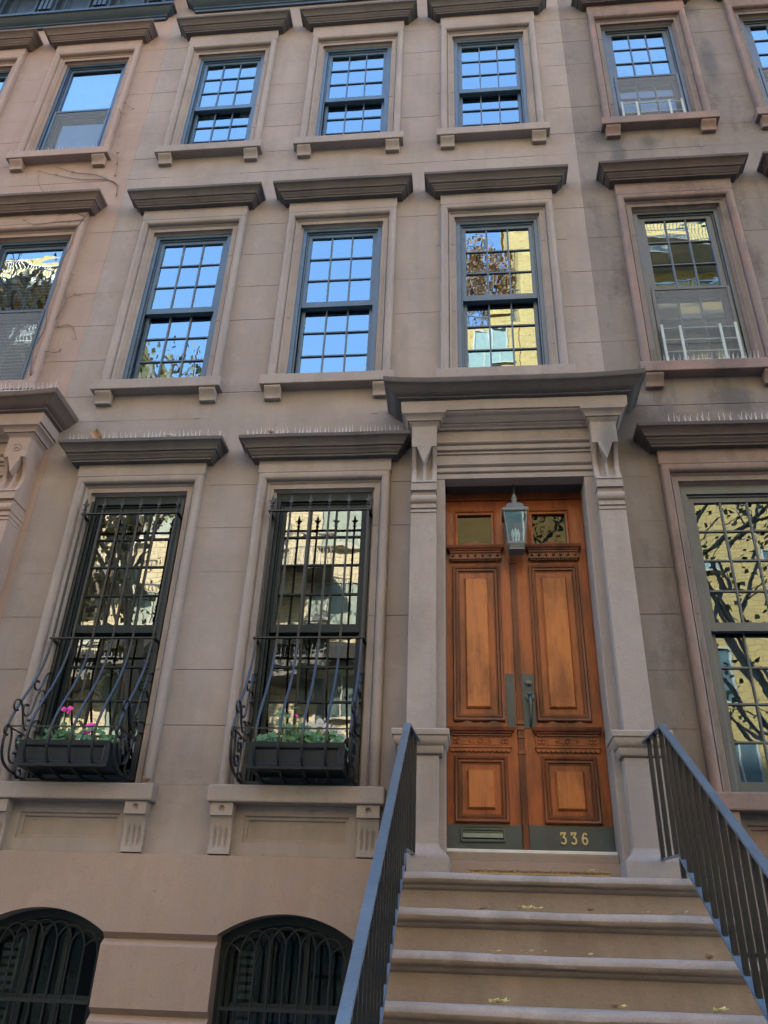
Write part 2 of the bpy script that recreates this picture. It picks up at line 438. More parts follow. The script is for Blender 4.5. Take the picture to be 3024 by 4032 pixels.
def window(house, cx, zs, zt, meet, kind, mats, rows=(3,3), cols=3, hood_z=None, screen=False, blind=None, hw=.424, gh=.328, label=None, glass='glass', a_h=.53, one=False):
    """double hung sash window in a moulded stone surround; zs sill top, zt top of the timber frame"""
    st, trim, fr = mats
    y0 = .05
    f = MB()
    xl, xr = cx-hw, cx+hw
    head = .045 if kind != 'parlour' else .085
    f.box(xl, xl+.042, y0, .24, zs, zt); f.box(xr-.042, xr, y0, .24, zs, zt); f.box(xl+.042, xr-.042, y0, .24, zt-head, zt)
    f.box(xl+.042, xr-.042, y0+.03, .26, zs-.02, zs+.035)
    f.box(xl+.042, xl+.058, y0+.022, .075+.02, zs+.035, zt-head); f.box(xr-.058, xr-.042, y0+.022, .075+.02, zs+.035, zt-head)
    f.box(xl+.058, xr-.058, y0+.022, .095, zt-head-.018, zt-head)
    wo = f.build('window', fr, house, bevel=.003)
    if label: wo['label'] = label
    # stone surround
    s = MB(); s.frame_sweep(SUR, xl, xr, zs-.02, zt)
    so_ = s.build('surround', trim, wo, smooth=40)
    zf = zt+.152
    hz = hood_z
    if hz:
        MB().box(cx-.585, cx+.585, -.058, .02, zf, hz+.004).build('frieze', trim, wo, bevel=.006)
        prof = [(p, hz+z) for p, z in HOODP]
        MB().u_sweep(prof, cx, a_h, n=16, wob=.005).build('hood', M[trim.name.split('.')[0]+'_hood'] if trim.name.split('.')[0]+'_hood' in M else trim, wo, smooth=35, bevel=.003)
    if kind == 'parlour':
        sb = MB(); sb.add([(cx-.625,-.125,zs-.13),(cx+.625,-.125,zs-.13),(cx+.625,.1,zs-.13),(cx-.625,.1,zs-.13),(cx-.625,-.125,zs-.012),(cx+.625,-.125,zs-.012),(cx+.625,.1,zs+.006),(cx-.625,.1,zs+.006)],[(0,1,5,4),(1,2,6,5),(2,3,7,6),(3,0,4,7),(4,5,6,7),(3,2,1,0)])
        sb.build('sill', trim, wo, bevel=.012)
        for s_ in (-1, 1):
            b_ = MB(); xa = cx+s_*.515; bracket_large(b_, xa-.079, xa+.079, zs-.132, .80); b_.build('sill_bracket', trim, wo, smooth=40)
        p = MB(); p.frame_sweep([(0,0),(0,.014),(-.006,.02),(-.02,.02),(-.026,.024),(-.028,.036)], cx-.372, cx+.372, .884, 1.062, closed=True)
        p.box(cx-.345, cx+.345, .036, .06, .911, 1.035); p.build('apron_panel', trim, wo, smooth=30)
    else:
        sb = MB(); sb.add([(cx-.63,-.115,zs-.125),(cx+.63,-.115,zs-.125),(cx+.63,.1,zs-.125),(cx-.63,.1,zs-.125),(cx-.63,-.115,zs-.012),(cx+.63,-.115,zs-.012),(cx+.63,.1,zs+.006),(cx-.63,.1,zs+.006)],[(0,1,5,4),(1,2,6,5),(2,3,7,6),(3,0,4,7),(4,5,6,7),(3,2,1,0)])
        sb.build('sill', trim, wo, bevel=.009)
        for s_ in (-1, 1):
            b_ = MB(); xa = cx+s_*.507; bracket_small(b_, xa-.078, xa+.078, zs-.127); b_.build('sill_bracket', trim, wo, bevel=.008, smooth=40)
    # sashes: the upper one outside, the lower one behind it
    xa, xb = xl+.058, xr-.058
    zu1 = zt-head-.018; ru = .045
    up_ = MB(); up_.rframe(xa, xb, meet-.085, zu1, (xb-xa)/2-gh, .085, .125, wt=ru, wb=.07)
    def munt(mb, g0, g1, nr, nc, y, q0=None, q1=None):
        if one: return
        for i in range(1, nc):
            x = cx-gh+2*gh*i/nc; mb.box(x-.008, x+.008, y, y+.026, g0, g1)
        for i in range(1, nr):
            z = g0+(g1-g0)*i/nr
            for k in range(nc):
                xx0 = cx-gh+2*gh*k/nc+(.008 if k else 0); xx1 = cx-gh+2*gh*(k+1)/nc-(.008 if k < nc-1 else 0)
                mb.box(xx0, xx1, y+.001, y+.025, z-.008, z+.008)
    munt(up_, meet-.015, zu1-ru, rows[0], cols, .090)
    up_.build('upper_sash', fr, wo, bevel=.002)
    lo_ = MB(); zl1 = meet-.03
    lo_.rframe(xa, xb, zs+.035, zl1, (xb-xa)/2-gh, .135, .175, wt=.045, wb=.075)
    gl0 = zs+.11
    munt(lo_, gl0, zl1-.045, rows[1], cols, .140)
    lo_.build('lower_sash', fr, wo, bevel=.002)
    g = MB(); rg = random.Random(int(cx*1000)+int(zs*77))
    def panes(y, g0, g1, nr, nc):
        if one: nr = nc = 1
        for i in range(nr):
            for k in range(nc):
                xa_, xb_ = cx-gh-.004+(2*gh+.008)*k/nc, cx-gh-.004+(2*gh+.008)*(k+1)/nc
                za_, zb_ = g0+(g1-g0)*i/nr, g0+(g1-g0)*(i+1)/nr
                tx, tz = rg.gauss(0,.0006), rg.gauss(0,.0008)
                g.quad((xa_,y-tx-tz,za_),(xb_,y+tx-tz,za_),(xb_,y+tx+tz,zb_),(xa_,y-tx+tz,zb_))
    panes(.105, meet-.02, zu1-ru+.01, rows[0], cols); panes(.156, gl0-.01, zl1-.04, rows[1], cols)
    g.build('window_panes', M[glass], wo, recalc=False)
    if screen:
        sc = MB(); sc.rframe(xa, xb, zs+.035, meet-.04, .028, .06, .075); so2 = sc.build('screen', fr, wo)
        MB().quad((xa+.02,.068,zs+.06),(xb-.02,.068,zs+.06),(xb-.02,.068,meet-.065),(xa+.02,.068,meet-.065)).build('screen_mesh', M['screen'], wo)
    if blind == 'slats':
        bl = MB(); z = zt-.12
        while z > zs+.12:
            bl.add([(cx-gh-.02,.21,z),(cx+gh+.02,.21,z),(cx+gh+.02,.235,z+.03),(cx-gh-.02,.235,z+.03)],[(0,1,2,3)]); z -= .045
        bl.build('blind', M['blind'], wo)
    elif blind == 'shade':
        MB().box(cx-gh-.03, cx+gh+.03, .21, .215, zs+.3, zt-.05).build('blind', M['blind'], wo)
    elif blind == 'curtain':
        cb = MB()
        for sgn in (-1, 1):
            row0 = []; row1 = []
            for k in range(17):
                u = k/16; x = cx+sgn*(gh+.03-.20*u); y = .26+.02*math.sin(u*22)
                row0.append((x,y,zs+.02)); row1.append((x,y,zt-.05))
            cb.strips([row0,row1])
        cb.build('curtain', M['curtain'], wo, smooth=60)
    return wo

def shell(house, x0, x1, mat, holes, vj, name='wall'):
    m = MB(); wall_sheet(m, x0, x1, .80, 12.6, holes, JOINTS, vj=vj)
    # roof, back and party walls
    m.quad((x0,0,12.6),(x1,0,12.6),(x1,11,12.6),(x0,11,12.6)); m.quad((x0,11,GZ),(x1,11,GZ),(x1,11,12.6),(x0,11,12.6))
    for x in (x0, x1): m.quad((x,.02,GZ),(x,11,GZ),(x,11,12.6),(x,.02,12.6))
    o = m.build(name, mat, house, recalc=False)
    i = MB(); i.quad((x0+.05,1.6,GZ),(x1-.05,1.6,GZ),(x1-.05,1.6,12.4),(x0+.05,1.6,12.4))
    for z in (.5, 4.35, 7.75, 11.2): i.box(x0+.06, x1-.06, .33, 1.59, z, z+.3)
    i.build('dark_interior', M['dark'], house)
    return o

def whole(cx, zs, zt): return (cx-.44, cx+.44, zs-.03, zt+.015)

# ================================================================== centre house
PX = .41                         # middle of the entrance
WX = [-2.893, -1.258, .377]
house = thing('row_house', 'brown stuccoed row house in the middle with carved wooden double door', 'house', (-1.27, 0, GZ))
holes = []
for cx in WX: holes += [whole(cx, 8.47, 10.42), whole(cx, 4.985, 7.10)]
PWX = [-2.868, -1.215]
for cx in PWX: holes += [whole(cx, 1.262, 3.757), (cx-.372, cx+.372, .884, 1.062)]
holes.append((PX-.66, PX+.66, .60, 4.3))
vj = [(-1.672,4.57,4.85),(-.812,4.57,4.85),(-1.218,4.30,4.555),(-2.048,4.30,4.555),(-2.66,4.57,4.85),(-.048,8.04,8.38),(-1.75,8.04,8.38),(-.497,9.68,10.13),(-2.5,8.04,8.38),(-2.08,5.32,5.77),(-.44,6.24,6.69)]
shell(house, -3.81, 1.28, M['stone'], holes, vj)
mats = (M['stone'], M['stone'], M['frame'])
for i, cx in enumerate(WX):
    window(house, cx, 8.47, 10.42, 9.47, 'upper', mats, hood_z=10.765, blind=('curtain', None, None)[i])
    window(house, cx, 4.985, 7.10, 6.075, 'upper', mats, hood_z=7.40)
pm = (M['stone'], M['stone'], M['frame_low'])
for cx in PWX:
    window(house, cx, 1.262, 3.757, 2.56, 'parlour', pm, rows=(4,4), hood_z=4.03, gh=.329, hw=.42, glass='glass_parlour')

# ---- basement front with two segmental arches
def arc_z(x, cx, half=.447, spring=.305, rise=.135):
    r_ = (half*half+rise*rise)/(2*rise); return spring+rise-r_+math.sqrt(max(0, r_*r_-(x-cx)**2))
bw = MB(); BX = [-2.89, -1.222]; yb = -.05
def bquad(x0, x1, z0, z1): bw.quad((x0,yb,z0),(x1,yb,z0),(x1,yb,z1),(x0,yb,z1))
segs = [(-3.81, BX[0]-.447), (BX[0]+.447, BX[1]-.447), (BX[1]+.447, 1.28)]
for cx in BX:
    n = 28; xs = [cx-.447+.894*k/n for k in range(n+1)]
    for k in range(n):
        a, b_ = xs[k], xs[k+1]; za, zb_ = arc_z(a,cx), arc_z(b_,cx)
        bw.add([(a,yb,za),(b_,yb,zb_),(b_,yb,.79),(a,yb,.79)],[(0,1,2,3)])
        bw.add([(a,yb,za),(b_,yb,zb_),(b_,.16,zb_),(a,.16,za)],[(0,1,2,3)])
js = [.305, -.127, -.56, -.99]
for a, b_ in segs:
    bquad(a, b_, js[0], .79)
    for k, j in enumerate(js):
        bw.quad((a,yb,j),(b_,yb,j),(b_,yb+.045,j-.036),(a,yb+.045,j-.036))
        bw.quad((a,yb+.045,j-.036),(b_,yb+.045,j-.036),(b_,yb,j-.076),(a,yb,j-.076))
        nb = js[k+1] if k < 3 else GZ
        bquad(a, b_, nb, j-.076)
        for x in (a, b_):
            bw.quad((x,yb,nb),(x,yb,j-.076),(x,.16,j-.076),(x,.16,nb))
            bw.add([(x,yb,j-.076),(x,yb+.045,j-.036),(x,yb,j),(x,.16,j),(x,.16,j-.076)],[(1,2,3,4),(0,1,4)])
bw.quad((-3.81,yb,.79),(1.28,yb,.79),(1.28,.01,.802),(-3.81,.01,.802))
bw.build('basement_wall', M['stone_base'], house)
for cx in BX:
    # arched timber window behind the grille
    f = MB(); n = 28
    def ring(half, dz, y): return [(cx-half, y, -.9)]+[(cx-half+2*half*k/n, y, arc_z(cx-.447+.894*k/n, cx)-dz) for k in range(n+1)]+[(cx+half, y, -.9)]
    A = ring(.45, -.004, .09); B = ring(.395, .055, .09); C_ = ring(.395, .055, .14); D_ = ring(.365, .085, .14); E_ = ring(.365, .085, .22)
    f.strips([A,B,C_,D_,E_]); 
    for x in (-.125, .125): f.box(cx+x-.017, cx+x+.017, .15, .19, -.9, arc_z(cx+x,cx)-.08)
    f.box(cx-.36, cx+.36, .14, .20, -.10, -.07)
    wn = f.build('arched_window', M['frame_low'], house, bevel=.002)
    g = MB(); top = [(cx-.37+.74*k/n, .175, arc_z(cx-.447+.894*k/n,cx)-.08) for k in range(n+1)]
    g.strips([[(p[0],.175,-.9) for p in top], top]); g.build('window_panes', M['glass_low'], wn, recalc=False)
    sh = MB(); z = -.5
    while z < .2: sh.box(cx-.36, cx-.25, .24, .25, z, z+.03); z += .05
    sh.box(cx-.25, cx-.235, .235, .255, -.6, .26); sh.build('shutter', M['shutter'], wn)

# ---- entrance: pilasters, brackets, entablature
def portico(h, px, mat, rosette=False):
    en = MB()
    prof = [(.318,4.436),(.318,4.446),(.345,4.452),(.352,4.456),(.352,4.466),(.375,4.476),(.402,4.496),(.425,4.526),(.452,4.548),(.462,4.554),(.468,4.568),(.472,4.603),(.0,4.63)]
    en.u_sweep(prof, px+.005, .63, n=24, wob=.006, sag=.035)
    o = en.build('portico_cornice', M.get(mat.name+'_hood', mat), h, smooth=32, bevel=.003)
    en = MB(); en.u_sweep([(.0,4.335),(.318,4.335),(.322,4.432),(.318,4.436)], px+.005, .63, n=24, wob=.004)
    en.build('corona', mat, o, smooth=32, bevel=.003)
    # stepped fascias over the door
    fz = MB()
    pr = [(.0,4.34),(-.30,4.34),(-.30,4.325),(-.285,4.315),(-.26,4.305),(-.24,4.29),(-.215,4.272),(-.20,4.272),(-.20,4.262),(-.175,4.25),(-.165,4.238),(-.138,4.238),(-.138,4.128),(-.155,4.124),(-.158,4.112),(-.15,4.103),(-.130,4.095),(-.130,4.085),(-.146,4.078),(-.146,4.043),(-.140,4.038),(-.122,4.034),(-.122,4.022),(-.136,4.016),(-.136,4.004),(-.120,3.998),(-.120,3.908),(-.140,3.904),(-.143,3.893),(-.132,3.884),(-.116,3.876),(-.116,3.866),(-.134,3.862),(-.134,3.828),(-.128,3.822),(-.112,3.818),(-.112,3.808),(-.124,3.804),(-.124,3.762),(.0,3.762)]
    fz.extrude_x(pr, px-.65, px+.65); fz.build('fascia', mat, o)
    # jambs and soffit of the doorway
    jb = MB()
    jb.box(px-.66, px-.578, -.12, .17, .60, 3.762); jb.box(px+.568, px+.66, -.12, .17, .60, 3.762)
    jb.build('door_jamb', mat, o, bevel=.006)
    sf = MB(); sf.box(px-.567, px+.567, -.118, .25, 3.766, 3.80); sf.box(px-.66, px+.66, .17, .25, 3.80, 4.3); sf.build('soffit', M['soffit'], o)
    for s_ in (-1, 1):
        xm = px+s_*.748; hw = .104
        p = MB()
        p.box(xm-hw, xm+hw, -.22, .0, 1.60, 3.385)
        # pedestal die and base
        po_ = p.build('pilaster', mat, h, bevel=.006)
        d = MB(); d.box(xm-hw-.022, xm+hw+.022, -.235, .0, .86, 1.44)
        d.build('pedestal', mat, po_, bevel=.008)
        c = MB(); c.u_sweep([(.225,1.44),(.252,1.448),(.262,1.47),(.262,1.50),(.272,1.505),(.290,1.53),(.292,1.562),(.302,1.566),(.306,1.602),(.298,1.61),(.20,1.615)], xm, hw-.238+.03)
        c.build('pedestal_cap', mat, po_, smooth=35, bevel=.004)
        b_ = MB(); b_.u_sweep([(.30,.60),(.302,.775),(.296,.79),(.268,.815),(.245,.84),(.235,.87),(.1,.875)], xm, hw-.21)
        b_.build('pedestal_base', mat, po_, smooth=50)
        # capital below the bracket: block, groove, roll, two fillets
        q = MB()
        q.box(xm-hw, xm+hw, -.232, 0, 3.592, 3.665); q.box(xm-hw+.008, xm+hw-.008, -.205, 0, 3.552, 3.592)
        roll = [(0,3.472),(-.205,3.472)]+[(-.205-.034*math.cos(R(t)), 3.512+.039*math.sin(R(t))) for t in range(-90,91,15)]+[(0,3.551)]
        q.extrude_x(roll, xm-hw-.001, xm+hw+.001)
        q.box(xm-hw+.004, xm+hw-.004, -.212, 0, 3.446, 3.472); q.box(xm-hw, xm+hw, -.228, 0, 3.424, 3.446)
        q.box(xm-hw+.004, xm+hw-.004, -.214, 0, 3.406, 3.424); q.box(xm-hw, xm+hw, -.228, 0, 3.384, 3.406)
        q.build('pilaster_neck', mat, po_, smooth=35)
        # bracket: upper block with pointed tongue, concave fluted body
        k = MB()
        k.box(xm-hw, xm+hw, -.24, 0, 4.018, 4.225)
        k.poly_prism([(xm-.062,4.02),(xm+.062,4.02),(xm,3.858)], -.24, -.15)
        rows = []; ns = 41
        for i in range(25):
            t = i/24; z = 4.02-(4.02-3.664)*t
            yy = -.24+.075*math.sin(math.pi*min(1,t*1.02))**.7 if t < .98 else -.24
            row = []
            for j in range(ns):
                u = j/(ns-1); d_ = 0
                for c0 in (.315,.685):
                    qv = abs(u-c0)/.145
                    if qv < 1 and t < .93: d_ = .03*(1-qv**4)*min(1,(.93-t)*9)
                row.append((xm-hw+2*hw*u, min(-.06, yy+d_), z))
            rows.append([(xm-hw,0,z)]+row+[(xm+hw,0,z)])
        k.strips(rows)
        if rosette:
            rr = MB()
            k.lathe([(.042,.001),(.042,-.006),(.034,-.006),(.034,-.001)], (xm,-.242,4.12), 'y', 20)
            for a in (90, 210, 330): k.tube([(xm,-.245,4.12),(xm+.036*math.cos(R(a)),-.245,4.12+.036*math.sin(R(a)))], .007, 6)
        k.build('bracket', mat, po_, smooth=38)
        cp = MB(); cp.u_sweep([(.24,4.222),(.246,4.236),(.262,4.25),(.264,4.26),(.28,4.262),(.282,4.274),(.29,4.286),(.308,4.305),(.322,4.312),(.324,4.337)], xm, hw-.24)
        cp.build('bracket_cap', mat, po_, smooth=35)
portico(house, PX, M['stone'])

# ---- wooden double door
YD = .15
def rp(mb, x0, x1, z0, z1, prof):  mb.frame_sweep(prof, x0, x1, z0, z1, closed=True)
def door_leaf(h, x0, x1, pan, low, cor, side, name='door_leaf'):
    """pan = (x0,x1) of the upper panel moulding, cor = (x0,x1) of the cornices"""
    zb, zt = .893, 3.70
    d = MB()
    d.box(x0, x1, YD, YD+.05, zb, 3.255); d.box(x0, x1, YD, YD+.05, 3.60, zt)
    tx0, tx1 = (pan[0]+.047, pan[1]-.055) if side < 0 else (pan[0]+.055, pan[1]-.067)
    d.box(x0, tx0-.02, YD, YD+.05, 3.255, 3.60); d.box(tx1+.02, x1, YD, YD+.05, 3.255, 3.60)
    leaf = d.build(name, M['wood'], h, bevel=.003)
    # upper panel: bolection moulding, sunk field, raised lighter panel
    mp = [(0,YD),(0,YD-.022),(-.008,YD-.028),(-.02,YD-.024),(-.028,YD-.014),(-.034,YD-.014),(-.036,YD-.020),(-.044,YD-.020),(-.050,YD-.006),(-.056,YD-.006),(-.06,YD+.004)]
    for (a, b_, c, e, ia, ib, ic, ie) in ((pan[0],pan[1],1.787,3.073, .097,.100,1.886,2.966),(low[0],low[1],1.07,1.532,.092,.096,1.162,1.434)):
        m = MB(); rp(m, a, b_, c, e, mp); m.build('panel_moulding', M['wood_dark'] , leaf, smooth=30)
        m = MB(); m.box(a+.055, b_-.055, YD-.001, YD+.004, c+.055, e-.055)
        m.build('sunk_panel', M['wood'], leaf)
        m = MB(); ix0, ix1 = a+ia, b_-ib
        rp(m, ix0, ix1, ic, ie, [(0,YD-.001),(0,YD-.010),(-.012,YD-.024)])
        m.quad((ix0+.012,YD-.024,ic+.012),(ix1-.012,YD-.024,ic+.012),(ix1-.012,YD-.024,ie-.012),(ix0+.012,YD-.024,ie-.012))
        m.build('raised_panel', M['wood_panel'], leaf)
    # upper cornice with row of balls, dentils and a low pediment
    m = MB(); xc = (cor[0]+cor[1])/2; hwc = (cor[1]-cor[0])/2
    m.u_sweep([(.0,3.185),(.04,3.185),(.042,3.198),(.050,3.202),(.054,3.214),(.062,3.218),(.068,3.232),(.07,3.244),(0,3.246)], xc, hwc-.07, YD)
    m.poly_prism([(cor[0]+.07,3.246),(cor[1]-.07,3.246),(xc,3.296)], YD-.03, YD)
    m.box(cor[0]+.03, cor[1]-.03, YD-.03, YD, 3.128, 3.186); m.box(cor[0]+.022, cor[1]-.022, YD-.042, YD, 3.128, 3.138)
    n = 22
    for i in range(n):
        x = cor[0]+.035+(cor[1]-cor[0]-.07)*(i+.25)/n; m.box(x, x+.009, YD-.035, YD, 3.112, 3.128)
    for i in range(7):
        m.sphere((cor[0]+.055+(cor[1]-cor[0]-.11)*i/6, YD-.033, 3.162), .013, 10, 6)
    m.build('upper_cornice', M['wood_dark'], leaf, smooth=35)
    # lock rail cornice with a carved frieze and scalloped edge
    c0, c1 = (x0+.003, pan[1]+.062) if side < 0 else (pan[0]-.042, x1-.016)
    m = MB(); xc = (c0+c1)/2; hwc = (c1-c0)/2
    m.u_sweep([(0,1.675),(.036,1.675),(.036,1.684),(.046,1.69),(.05,1.703),(.058,1.706),(.064,1.72),(.066,1.734),(0,1.737)], xc, hwc-.066, YD)
    for sg in (-1, 1):          # twin arched crest
        pts = [(xc+sg*.008,1.737)]+[(xc+sg*(.02+.155*k/12), 1.737+.05*math.sin(math.pi*k/12)**.8) for k in range(13)]
        m.poly_prism(pts, YD-.02, YD)
    m.poly_prism([(xc-.02,1.737),(xc-.012,1.77),(xc,1.784),(xc+.012,1.77),(xc+.02,1.737)], YD-.026, YD)
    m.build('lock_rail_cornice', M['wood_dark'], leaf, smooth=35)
    f0, f1 = c0+.022, c1-.034 if side < 0 else c1-.025
    m = MB(); m.box(f0, f1, YD-.018, YD, 1.604, 1.676)
    m.box(f0-.006, f1+.006, YD-.032, YD, 1.590, 1.604)
    w_ = f1-f0
    nsc = 13
    for i in range(nsc):        # scallops
        cx_ = f0+w_*(i+.5)/nsc; r_ = w_/nsc/2
        m.poly_prism([(cx_-r_,1.590),(cx_-r_,1.578)]+[(cx_-r_*math.cos(math.pi*k/8), 1.578-.018*math.sin(math.pi*k/8)) for k in range(1,8)]+[(cx_+r_,1.578),(cx_+r_,1.590)], YD-.022, YD)
    for sx in (f0+.042, f1-.042):       # square end blocks with a four-petal flower
        m.rframe(sx-.034, sx+.034, 1.607, 1.673, .005, YD-.026, YD-.017)
        for a in (45,135,225,315):
            m.sphere((sx+.018*math.cos(R(a)), YD-.02, 1.64+.018*math.sin(R(a))), .012, 8, 5, (1,.7,1))
        m.sphere((sx,YD-.022,1.64), .007, 8, 5)
    xm = (f0+f1)/2
    m.rframe(f0+.084, f1-.084, 1.610, 1.670, .004, YD-.024, YD-.017)
    m.lathe([(.033,.004),(.033,-.004),(.026,-.004),(.026,.0035)], (xm,YD-.022,1.64), 'y', 18)
    for k in range(8): m.sphere((xm+.014*math.cos(k*.785), YD-.02, 1.64+.014*math.sin(k*.785)), .007, 6, 4)
    for sx in (xm-.072, xm+.072):
        for a in (0,60,120,180,240,300): m.tube([(sx,YD-.02,1.64),(sx+.018*math.cos(R(a)),YD-.02,1.64+.018*math.sin(R(a)))], [.005,.002], 5)
    for sx, w2 in ((xm-.047,.010),(xm+.047,.010)):
        m.box(sx-w2, sx+w2, YD-.024, YD-.017, 1.652, 1.656); m.box(sx-w2, sx+w2, YD-.024, YD-.017, 1.624, 1.628)
    m.build('carved_frieze', M['wood'], leaf, smooth=35)
    # light at the top
    m = MB(); rp(m, tx0-.035, tx1+.035, 3.24, 3.60, [(0,YD),(0,YD-.016),(-.012,YD-.02),(-.02,YD-.008),(-.035,YD-.004),(-.036,YD+.03)])
    m.build('light_frame', M['wood'], leaf, smooth=30)
    MB().quad((tx0,YD+.022,3.27),(tx1,YD+.022,3.27),(tx1,YD+.022,3.57),(tx0,YD+.022,3.57)).build('light_pane', M['glass_door'], leaf, recalc=False)
    return leaf
dl = door_leaf(house, -.165, .355, (-.116,.270), (-.112,.273), (-.163,.310), -1)
dr = door_leaf(house, .399, .976, (.500,.898), (.513,.905), (.481,.938), 1)
MB().box(-.165, .353, YD-.006, YD, .893, 1.058).build('kick_plate', M['bronze'], dl, bevel=.002)
MB().box(.401, .976, YD-.006, YD, .893, 1.060).build('kick_plate', M['bronze'], dr, bevel=.002)
m = MB(); m.rframe(-.075, .238, .944, 1.034, .016, YD-.018, YD-.005); m.build('mail_slot', M['bronze_dark'], dl, bevel=.004)
m = MB(); m.add([(-.057,YD-.008,.962),(.22,YD-.008,.962),(.22,YD-.014,1.006),(-.057,YD-.014,1.006),(-.057,YD-.022,.97),(.22,YD-.022,.97)],[(0,1,5,4),(4,5,2,3)]); m.box(-.057,.22,YD-.02,YD-.006,1.004,1.014); m.build('mail_flap', M['bronze_dark'], dl)
MB().box(.280, .343, YD-.005, YD, 1.735, 2.158).build('push_plate', M['bronze'], dl, bevel=.001)
MB().box(.400, .496, YD-.006, YD, 1.735, 2.155).build('lock_plate', M['bronze'], dr, bevel=.002)
m = MB(); m.lathe([(.026,.0),(.026,-.010),(.02,-.014),(.014,-.014)], (.453,YD-.006,2.083), 'y', 20); m.lathe([(.013,-.004),(.013,-.022),(.004,-.024)], (.453,YD-.006,2.078), 'y', 16); m.build('lock_cylinder', M['bronze_dark'], dr, smooth=40)
m = MB(); m.lathe([(.034,.0),(.034,-.008),(.026,-.012)], (.455,YD-.006,1.975), 'y', 20)
m.tube([(.455,YD-.012,1.985),(.455,YD-.045,1.975),(.456,YD-.062,1.94),(.456,YD-.06,1.88),(.455,YD-.05,1.81),(.454,YD-.04,1.77),(.453,YD-.012,1.752)], [.008,.012,.013,.012,.011,.010,.009], 8)
m.tube([(.435,YD-.03,1.995),(.455,YD-.04,1.99),(.475,YD-.03,1.995)], .007, 6)
m.build('door_handle', M['bronze_dark'], dr, smooth=60)
# brass numerals, drawn as flat strokes
def stroke(mb, pts, w_, y0, y1):
    for i in range(len(pts)-1):
        a, b_ = Vector((pts[i][0],0,pts[i][1])), Vector((pts[i+1][0],0,pts[i+1][1])); t = (b_-a).normalized(); n_ = Vector((-t.z,0,t.x))*w_/2
        e = t*w_*.28
        q = [a+n_-e, a-n_-e, b_-n_+e, b_+n_+e]
        mb.poly_prism([(p.x,p.z) for p in q], y0-.0002*i, y1)
def numeral(ch, cx, z0, h):
    mb = MB(); y0, y1 = YD-.014, YD-.006
    if ch == '3':
        pts = [(-.32,1.0),(.36,1.0),(-.04,.60)]+[(.0+.36*math.sin(R(a)), .30+.30*math.cos(R(a))) for a in range(0,181,20)]+[(-.2,.02),(-.34,.10)]
        pts = [(-.34,.84)]+pts
    else:
        pts = [(.30,.88),(.16,.98),(-.04,.98),(-.24,.82),(-.35,.55),(-.36,.32)]+[(-.36*math.cos(R(a)), .29-.29*math.sin(R(a))) for a in range(0,361,24)]
    stroke(mb, [(cx+p[0]*h*.62, z0+p[1]*h) for p in pts], h*.155, y0, y1)
    return mb
m = MB()
for ch, cx in (('3',.632),('3',.702),('6',.776)):
    q = numeral(ch, cx, .942, .070); m.add(q.v, q.f)
m.build('house_number', M['brass'], dr)
# astragal on the meeting stile, door head and marble saddle
m = MB(); m.box(.355, .399, YD-.012, YD+.04, .893, 3.11); m.box(.362,.392,YD-.022,YD-.012,.893,1.06)
for x in (.365,.377,.389): m.box(x-.003, x+.003, YD-.018, YD-.012, 1.06, 3.09)
m.box(.350,.404,YD-.026,YD,3.09,3.105); m.box(.356,.398,YD-.022,YD,3.105,3.20); m.box(.364,.390,YD-.03,YD-.02,3.115,3.195)
for z in (1.735,1.775): m.box(.352,.402,YD-.026,YD,z-.014,z+.014)
m.box(.352,.402,YD-.024,YD,1.66,1.672); m.box(.352,.402,YD-.024,YD,1.545,1.575); m.box(.354,.400,YD-.02,YD,1.06,1.075)
m.box(.355,.399,YD,YD+.05,3.2,3.70)
m.build('astragal', M['wood_dark'], house, bevel=.002)
m = MB(); m.box(-.172,.98,YD-.02,YD+.06,3.70,3.765); m.box(-.172,-.162,YD-.01,YD+.05,.893,3.70); m.box(.976,.984,YD-.01,YD+.05,.893,3.70); m.build('door_frame', M['wood_dark'], house)
MB().box(-.17, .98, .09, .24, .866, .890).build('door_saddle', M['saddle'], house, bevel=.003)
m = MB(); m.add([(-.172,.0,.60),(.98,.0,.60),(.98,.12,.60),(-.172,.12,.60),(-.172,.02,.862),(.98,.02,.862),(.98,.12,.868),(-.172,.12,.868)],[(0,1,5,4),(1,2,6,5),(3,0,4,7),(4,5,6,7)]); m.box(-.17,.98,.12,.3,.6,.865)
m.build('threshold', M['stone_step'], house, bevel=.012)
m = MB(); m.box(-.3,1.1,.30,.34,.6,4.0); m.build('vestibule_wall', M['dark'], house)

# ---- painted roof cornice
def roof_cornice(h, x0, x1, z, mat, panels=False):
    c = MB(); xc = (x0+x1)/2; a = (x1-x0)/2
    c.u_sweep([(.0,z),(.03,z),(.035,z+.03),(.05,z+.04),(.05,z+.07),(.10,z+.11),(.13,z+.15),(.15,z+.155),(.15,z+.20),(.05,z+.22),(.05,z+.95),(.2,z+.98),(.45,z+1.0),(.5,z+1.1),(.6,z+1.2),(.62,z+1.3),(0,z+1.35)], xc, a)
    o = c.build('roof_cornice', mat, h, smooth=32)
    n = 6
    b_ = MB()
    for i in range(n+1):
        x = x0+.12+(x1-x0-.24)*i/n
        for k in range(3): b_.box(x-.09+.065*k, x-.045+.065*k, -.16, -.05, z+.24, z+.95)
        b_.box(x-.11, x+.125, -.12, -.05, z+.24, z+.95)
    for i in range(n):
        xa = x0+.12+(x1-x0-.24)*i/n+.2; xb = x0+.12+(x1-x0-.24)*(i+1)/n-.2
        b_.frame_sweep([(0,-.05),(0,-.08),(-.03,-.085),(-.05,-.06),(-.07,-.06)], xa, xb, z+.3, z+.9, closed=True)
    b_.build('cornice_bracket', mat, o)
roof_cornice(house, -3.50, .97, 11.40, M['cornice_paint'])

